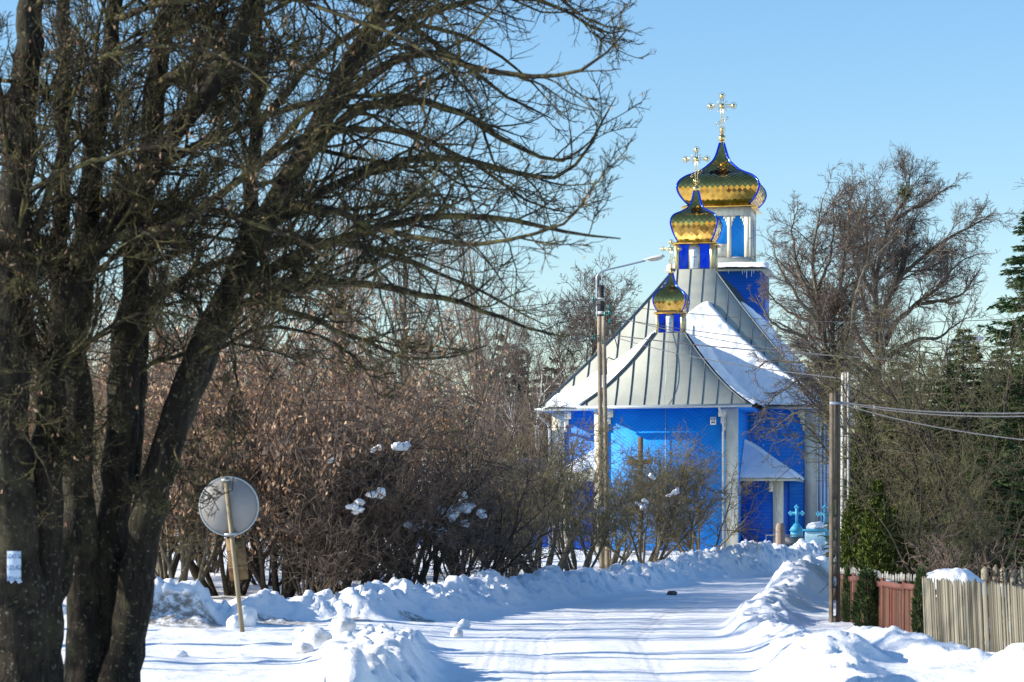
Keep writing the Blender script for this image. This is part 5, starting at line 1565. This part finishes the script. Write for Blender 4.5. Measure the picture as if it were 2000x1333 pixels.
MB().box(-.05, .05, -.036, .037, zc+R0_-.05, zc+R0_-.02).box(-.09, .07, -.036, .037, zc-R0_+.0, zc-R0_+.03).build('bracket', M['zinc'], sg)
pl = MB().box(-.085, .15, .034, .042, zc-R0_-.57, zc-R0_-.04).build('plate', M['rust'], sg)
MB().box(-.09, .15, .026, .034, zc-R0_-.20, zc-R0_-.175).box(-.09, .15, .026, .034, zc-R0_-.42, zc-R0_-.395).build('strap', M['rust'], pl)

# paper notice on the maple
pv = []
nq = 14
nt_z0, nt_z1 = CAMZ+(1005-1137)*18.9/F, CAMZ+(1005-1077)*18.9/F
xc_, wq = X_at(28, 18.95), .052
M['paper'] = None
m, nt, b = new_mat('printed_paper')
v = coords(nt); sx = N(nt, 'ShaderNodeSeparateXYZ'); nt.links.new(v, sx.inputs[0])
n_ = noise(nt, coords(nt, (60, 1, 120)), 1.0, 2)
bands = MATH(nt, 'SINE', MATH(nt, 'MULTIPLY', sx.outputs[2], 75.0))
f = MATH(nt, 'MULTIPLY', ramp(nt, bands, 0.0, .4), ramp(nt, n_, .46, .54))
setc(nt, b, MIX(nt, f, (0.45, 0.56, 0.70), (0.05, 0.13, 0.28)))
b.inputs['Roughness'].default_value = .8
vs, fs = [], []
for i in range(nq+1):
    z = nt_z0+(nt_z1-nt_z0)*i/nq
    for j in range(7):
        a = (j/6-.5)
        tear = .015*math.sin(j*2.1) if i == 0 else 0
        vs.append((a*2*wq + (.012 if i == 0 and j == 6 else 0), .05*(a*2)**2*.5 - .004*math.sin(i*1.3+j), z-nt_z0+tear))
for i in range(nq):
    for j in range(6): fs.append([i*7+j, i*7+j+1, i*7+8+j, i*7+7+j])
po = MB().add(vs, fs).build('paper_notice', m, None, True, (xc_, 18.915, nt_z0))
sm_ = po.modifiers.new('thickness', 'SOLIDIFY'); sm_.thickness = .002
tag(po, 'torn blue-white paper notice pinned to the maple trunk', 'notice')

# ---------------------------------------------------------------- fences
M['grey_wood'] = leafy('weathered_pickets', [(0.06, 0.055, 0.042), (0.15, 0.138, 0.105), (0.26, 0.24, 0.185), (0.10, 0.092, 0.07)], .85)
M['red_wood'] = leafy('faded_red_pickets', [(0.085, 0.026, 0.018), (0.13, 0.040, 0.026), (0.07, 0.034, 0.024), (0.12, 0.075, 0.048), (0.10, 0.030, 0.020)], .85)
M['red_paint'] = simple('faded_red_rail', (0.15, 0.046, 0.032), (0.11, 0.042, 0.030), .8, scale=8)
M['white_tip'] = simple('white_paint_tips', (0.62, 0.60, 0.54), (0.45, 0.43, 0.38), .7, scale=9)
def pickets(a, b, pitch, w, h0, h1, lean, seed, thick=.012, point=.03, zb=-.25):
    r = np.random.default_rng(seed); mb = MB()
    a, b = np.array(a, float), np.array(b, float)
    L = np.hypot(*(b-a)); d = (b-a)/L; n = int(L/pitch)
    for i in range(n):
        t = (i+.5)/n; x, y = a+(b-a)*t
        h = h0+(h1-h0)*t + r.normal()*.012
        ln = lean+r.normal()*.009
        z0 = gzf(x, y)+zb
        ax = Vector((d[0], d[1], 0)); nr = Vector((-d[1], d[0], 0)); up = (Vector((0, 0, 1))+ax*ln).normalized()
        ww = w*r.uniform(.75, 1.1)/2
        top = h-zb
        poly = [(-ww, 0), (ww, 0), (ww, top-point), (0, top), (-ww, top-point)]
        mb.prism(poly, Vector((x, y, z0)) + nr*r.normal()*.004, ax, up, nr, thick)
    return mb
def rail(a, b, za, zb_, w=.03, t=.035, offs=.03):
    a, b = np.array(a, float), np.array(b, float); L = np.hypot(*(b-a)); d = (b-a)/L
    pa, pb = Vector((a[0]-d[1]*offs, a[1]+d[0]*offs, za)), Vector((b[0]-d[1]*offs, b[1]+d[0]*offs, zb_))
    c = (pa+pb)/2; ax = (pb-pa).normalized(); nr = Vector((-d[1], d[0], 0))
    return MB().obox(c, ax, nr, ax.cross(nr), (pb-pa).length/2, t/2, w)
gA, gB = (X_at(1808, 29.2), 29.2), (X_at(2045, 26.2), 26.2)
fe = thing('picket_fence', 'weathered grey fence of close-set narrow pickets leaning slightly over', 'fence', (0, 0, 0))
pickets(gA, gB, .046, .036, .79, .74, -.11, 1).build('pickets', M['grey_wood'], fe)
rail(gA, gB, gzf(*gA)+.62, gzf(*gB)+.57, offs=.06).build('rail', M['grey_wood'], fe)
rail(gA, gB, gzf(*gA)+.2, gzf(*gB)+.18, offs=.06).build('rail', M['grey_wood'], fe)
# pointed pickets of the garden fence behind
p2a, p2b = (X_at(1915, 31.6), 31.6), (X_at(2060, 31.0), 31.0)
fe2 = thing('garden_fence', 'wide pointed grey pickets standing behind the close-set fence', 'fence', (0, 0, 0))
pickets(p2a, p2b, .115, .085, .86, .86, 0, 2, .02, .05).build('pickets', M['grey_wood'], fe2)
rail(p2a, p2b, gzf(*p2a)+.6, gzf(*p2b)+.6).build('rail', M['grey_wood'], fe2)
# red fence in four panels
RF = [(1640, 36.6), (1667, 35.2), (1723, 33.0), (1765, 31.8), (1806, 30.9)]
rf = thing('red_fence', 'faded red picket fence with pale pointed tips along the garden', 'fence', (0, 0, 0))
pts = [(X_at(p, Y), Y) for p, Y in RF]
hs = [.66, .66, .66, .66, .66]
for i in range(4):
    a, b = pts[i], pts[i+1]
    pickets(a, b, .045, .036, .62, .62, 0, 10+i, .012, .01).build('panel', M['red_wood'], rf)
    rail(a, b, gzf(*a)+.62, gzf(*b)+.60, .035, .05, 0.0).build('rail', M['red_paint'], rf)
    tips = pickets(a, b, .085, .016, .76, .76, 0, 20+i, .010, .05, .67)
    tips.obox(*[(lambda pa, pb, dv: ((pa+pb)/2, dv, Vector((-dv.y, dv.x, 0)), Vector((0, 0, 1)), (pb-pa).length/2, .008, .012))(Vector((a[0], a[1], gzf(*a)+.63)), Vector((b[0], b[1], gzf(*b)+.61)), (Vector((b[0], b[1], gzf(*b)+.61))-Vector((a[0], a[1], gzf(*a)+.63))).normalized())][0])
    tips.build('tips', M['white_tip'], rf)
for i, (x, y) in enumerate(pts[:-1]):
    MB().box(x-.022, x+.022, y-.06, y-.02, gzf(x, y)-.2, gzf(x, y)+.69).build('post', M['red_paint'], rf)
# snow heap behind the grey fence, lying on a stack of boards
Yh = 30.3
mb = MB().box(X_at(1818, Yh), X_at(1925, Yh), Yh-.1, Yh+.9, gzf(X_at(1870, Yh), Yh)-.1, .74)
wp = mb.build('wood_stack', M['grey_wood']); tag(wp, 'stack of grey boards under the thick snow cap behind the fence', 'wood stack')
def heap(name, px0, px1, py0, py1, Y, depth, seed, label):
    n, m_ = 60, 40
    U, Wv = np.meshgrid(np.linspace(-1, 1, n), np.linspace(-1, 1, m_))
    e = np.clip(1-np.abs(U)**3.2-np.abs(Wv)**3.2 + .22*fbm(U*2+seed, Wv*2, seed, 3), -0.02, 1)
    zt_, z0_ = CAMZ+(HOR-py0)*Y/F, CAMZ+(HOR-py1)*Y/F
    Z = z0_ + (zt_-z0_)*np.sqrt(np.clip(e, 0, 1))*(1+.18*fbm(U*1.7+4, Wv*1.7, seed+3, 3)) - (zt_-z0_)*.35*sstep(.2, 1, U)
    xa, xb_ = X_at(px0, Y), X_at(px1, Y)
    Pv = np.stack([(xa+xb_)/2+(xb_-xa)/2*U, Y+depth*(Wv+.6), np.where(e <= 0, z0_-.08, Z)], -1)
    idx = np.arange(n*m_).reshape(m_, n)
    q = np.stack([idx[:-1, :-1], idx[:-1, 1:], idx[1:, 1:], idx[1:, :-1]], -1).reshape(-1, 4)
    o = link(name, mesh_from(name, Pv.reshape(-1, 3), q.ravel(), np.full(len(q), 4), M['snow'], True))
    return tag(o, label, 'snow heap')
heap('snow_heap', 1808, 1935, 1112, 1152, Yh, .55, 3, 'thick rounded snow cap overhanging the grey picket fence')
heap('snow_heap', 1938, 1968, 1144, 1165, 29.4, .14, 5, 'small snow ball beside the thick snow cap on the fence')
heap('snow_heap', 1712, 1772, 1137, 1165, 34.5, .3, 6, 'low snow drift showing above the red fence tips')

# ---------------------------------------------------------------- churchyard things
M['sky_paint'] = simple('light_blue_paint', (0.42, 0.66, 0.74), (0.36, 0.58, 0.68), .7, scale=4)
M['turq'] = simple('turquoise_paint', (0.035, 0.33, 0.52), (0.03, 0.27, 0.44), .6, scale=4)
M['brown_wood'] = simple('brown_wood', (0.16, 0.105, 0.065), (0.10, 0.068, 0.045), .85, scale=9, vs=(1, 1, .2))
M['stone'] = simple('rough_granite', (0.30, 0.23, 0.19), (0.19, 0.145, 0.12), .9, scale=16, bs=.6, bd=.02)
def on(px, Y, dz=0): x = X_at(px, Y); return (x, Y, gzf(x, Y)+dz)
Yg = 79.0
gp = thing('gate_pillar', 'light blue square gate pillar with a snow-capped slab', 'gate pillar', on(1592, Yg, -.02), -.25)
hz = CAMZ+(1005-1037)*Yg/F-gzf(X_at(1592, Yg), Yg)
MB().box(-.28, .28, -.28, .28, -.3, hz).build('shaft', M['sky_paint'], gp, bevel=.02)
MB().box(-.34, .34, -.34, .34, hz+.003, hz+.07).build('slab', M['turq'], gp, bevel=.01)
me = lump_bm(.30, .30, .16, 401); me.materials.append(M['snow']); so = link('snow_cap', me, gp); so.location = (0.05, 0, hz+.13)
def shrine(px, Y, label, snow):
    t = thing('wayside_cross', label, 'wayside cross', on(px, Y, -.02), -.2)
    t.scale = (.68, .68, .72)
    mb = MB()
    mb.box(-.42, .42, -.42, .42, -.3, .35)
    vs = [(-.36, -.36, .35), (.36, -.36, .35), (.36, .36, .35), (-.36, .36, .35), (-.30, -.30, 1.25), (.30, -.30, 1.25), (.30, .30, 1.25), (-.30, .30, 1.25)]
    mb.add(vs, [[0, 1, 5, 4], [1, 2, 6, 5], [2, 3, 7, 6], [3, 0, 4, 7]])
    vs = [(-.38, -.38, 1.25), (.38, -.38, 1.25), (.38, .38, 1.25), (-.38, .38, 1.25), (-.12, -.12, 1.62), (.12, -.12, 1.62), (.12, .12, 1.62), (-.12, .12, 1.62)]
    mb.add(vs, [[3, 2, 1, 0], [0, 1, 5, 4], [1, 2, 6, 5], [2, 3, 7, 6], [3, 0, 4, 7], [4, 5, 6, 7]])
    mb.build('pedestal', M['turq'], t)
    c = MB()
    c.box(-.07, .07, -.05, .05, 1.6, 2.45); c.box(-.32, .32, -.048, .048, 2.08, 2.22); 
    for x, z in ((-.32, 2.15), (.32, 2.15), (0, 2.46)):
        for dx, dz in ((0, .07), (.07, 0), (-.07, 0), (0, -.07)): c.sphere((x+dx, 0, z+dz), .065, 10, 8)
    c.build('cross', M['turq'], t)
    if snow:
        me = lump_bm(.30, .3, .12, 402); me.materials.append(M['snow']); so = link('snow_cap', me, t); so.location = (0, -.1, 1.5)
    return t
shrine(1556, 95, 'turquoise cross on a tapered pedestal in the church shade', False)
shrine(1611, 90, 'turquoise cross with snow on its pedestal behind the gate pillar', True)
bn = thing('bench', 'low dark blue garden bench before the turquoise cross', 'bench', on(1553, 90.5), -.1)
MB().box(-.42, .42, -.2, .2, .30, .35).build('seat', M['turq'], bn)
MB().box(-.42, .42, .2, .24, .40, .72).build('backrest', M['grey_paint'], bn)
for x in (-.38, .38): MB().box(x-.03, x+.03, -.18, .18, -.1, .298).build('leg', M['turq'], bn)
# railing near it
rl = MB()
for z in (.45, .75): rl.tube([(-.9, 0, z), (.9, 0, z)], .02, 6)
for x in np.linspace(-.9, .9, 7): rl.tube([(x, 0, -.2), (x, 0, .78)], .015, 6)
o = rl.build('iron_railing', M['grey_paint'], None, False, on(1545, 93)); tag(o, 'thin dark iron railing behind the low bench', 'railing')
# granite post in front of the annex
Ya = 88.0
hz = (1090-1024)*Ya/F
po = MB(); vs = []
for z, w in ((-.3, .145), (hz*.9, .125), (hz, .09)): vs += [(-w, -w, z), (w, -w, z), (w, w, z), (-w, w, z)]
fs = [[i*4+j, i*4+(j+1) % 4, i*4+4+(j+1) % 4, i*4+4+j] for i in range(2) for j in range(4)] + [[8, 9, 10, 11]]
o = po.add(vs, fs).build('stone_post', M['stone'], None, False, on(1524, Ya)); o.rotation_euler = (0, 0, .2)
tag(o, 'rough brown granite post in front of the church annex', 'post')
# old wooden cross before the apse
Yk = 100.0
hz = (1078-853)*Yk/F
wc = thing('wooden_cross', 'dark weathered wooden cross standing before the blue apse', 'wooden cross', on(1251, Yk), 0)
MB().box(-.10, .10, -.08, .08, -.3, hz).build('post', M['brown_wood'], wc)
MB().box(-.48, .48, -.078, .078, hz-1.05, hz-.87).build('crossbar', M['brown_wood'], wc)
sl = MB().obox((0, 0, hz-1.75), (.93, 0, -.36), (0, 1, 0), (.36, 0, .93), .34, .076, .075).build('footrest', M['brown_wood'], wc)

# small blue house beyond the thicket
hs_ = thing('blue_house', 'small blue house with snowy roof glimpsed through the thicket', 'house', (X_at(930, 125), 125, 0.1), .15)
wl = MB().box(-2.9, 2.9, -2.2, 2.2, -1, 2.2)
wl.prism([(-2.2, 2.2), (2.2, 2.2), (0, 3.9)], (-2.9, 0, 0), (0, 1, 0), (0, 0, 1), (1, 0, 0), 5.8).build('wall', M['blue_plank'], hs_)
rf_ = MB().prism([(-2.7, 1.86), (0, 4.0), (2.7, 1.86), (2.7, 2.06), (0, 4.25), (-2.7, 2.06)], (-3.3, 0, 0), (0, 1, 0), (0, 0, 1), (1, 0, 0), 6.6).build('roof', M['snow'], hs_)
for x in (-1.5, 1.2):
    f_ = MB().box(x-.5, x+.5, -2.26, -2.2, .6, 1.7).build('window', M['cream'], hs_)
    MB().box(x-.4, x+.4, -2.28, -2.26, .7, 1.6).build('pane', M['grey_paint'], f_)
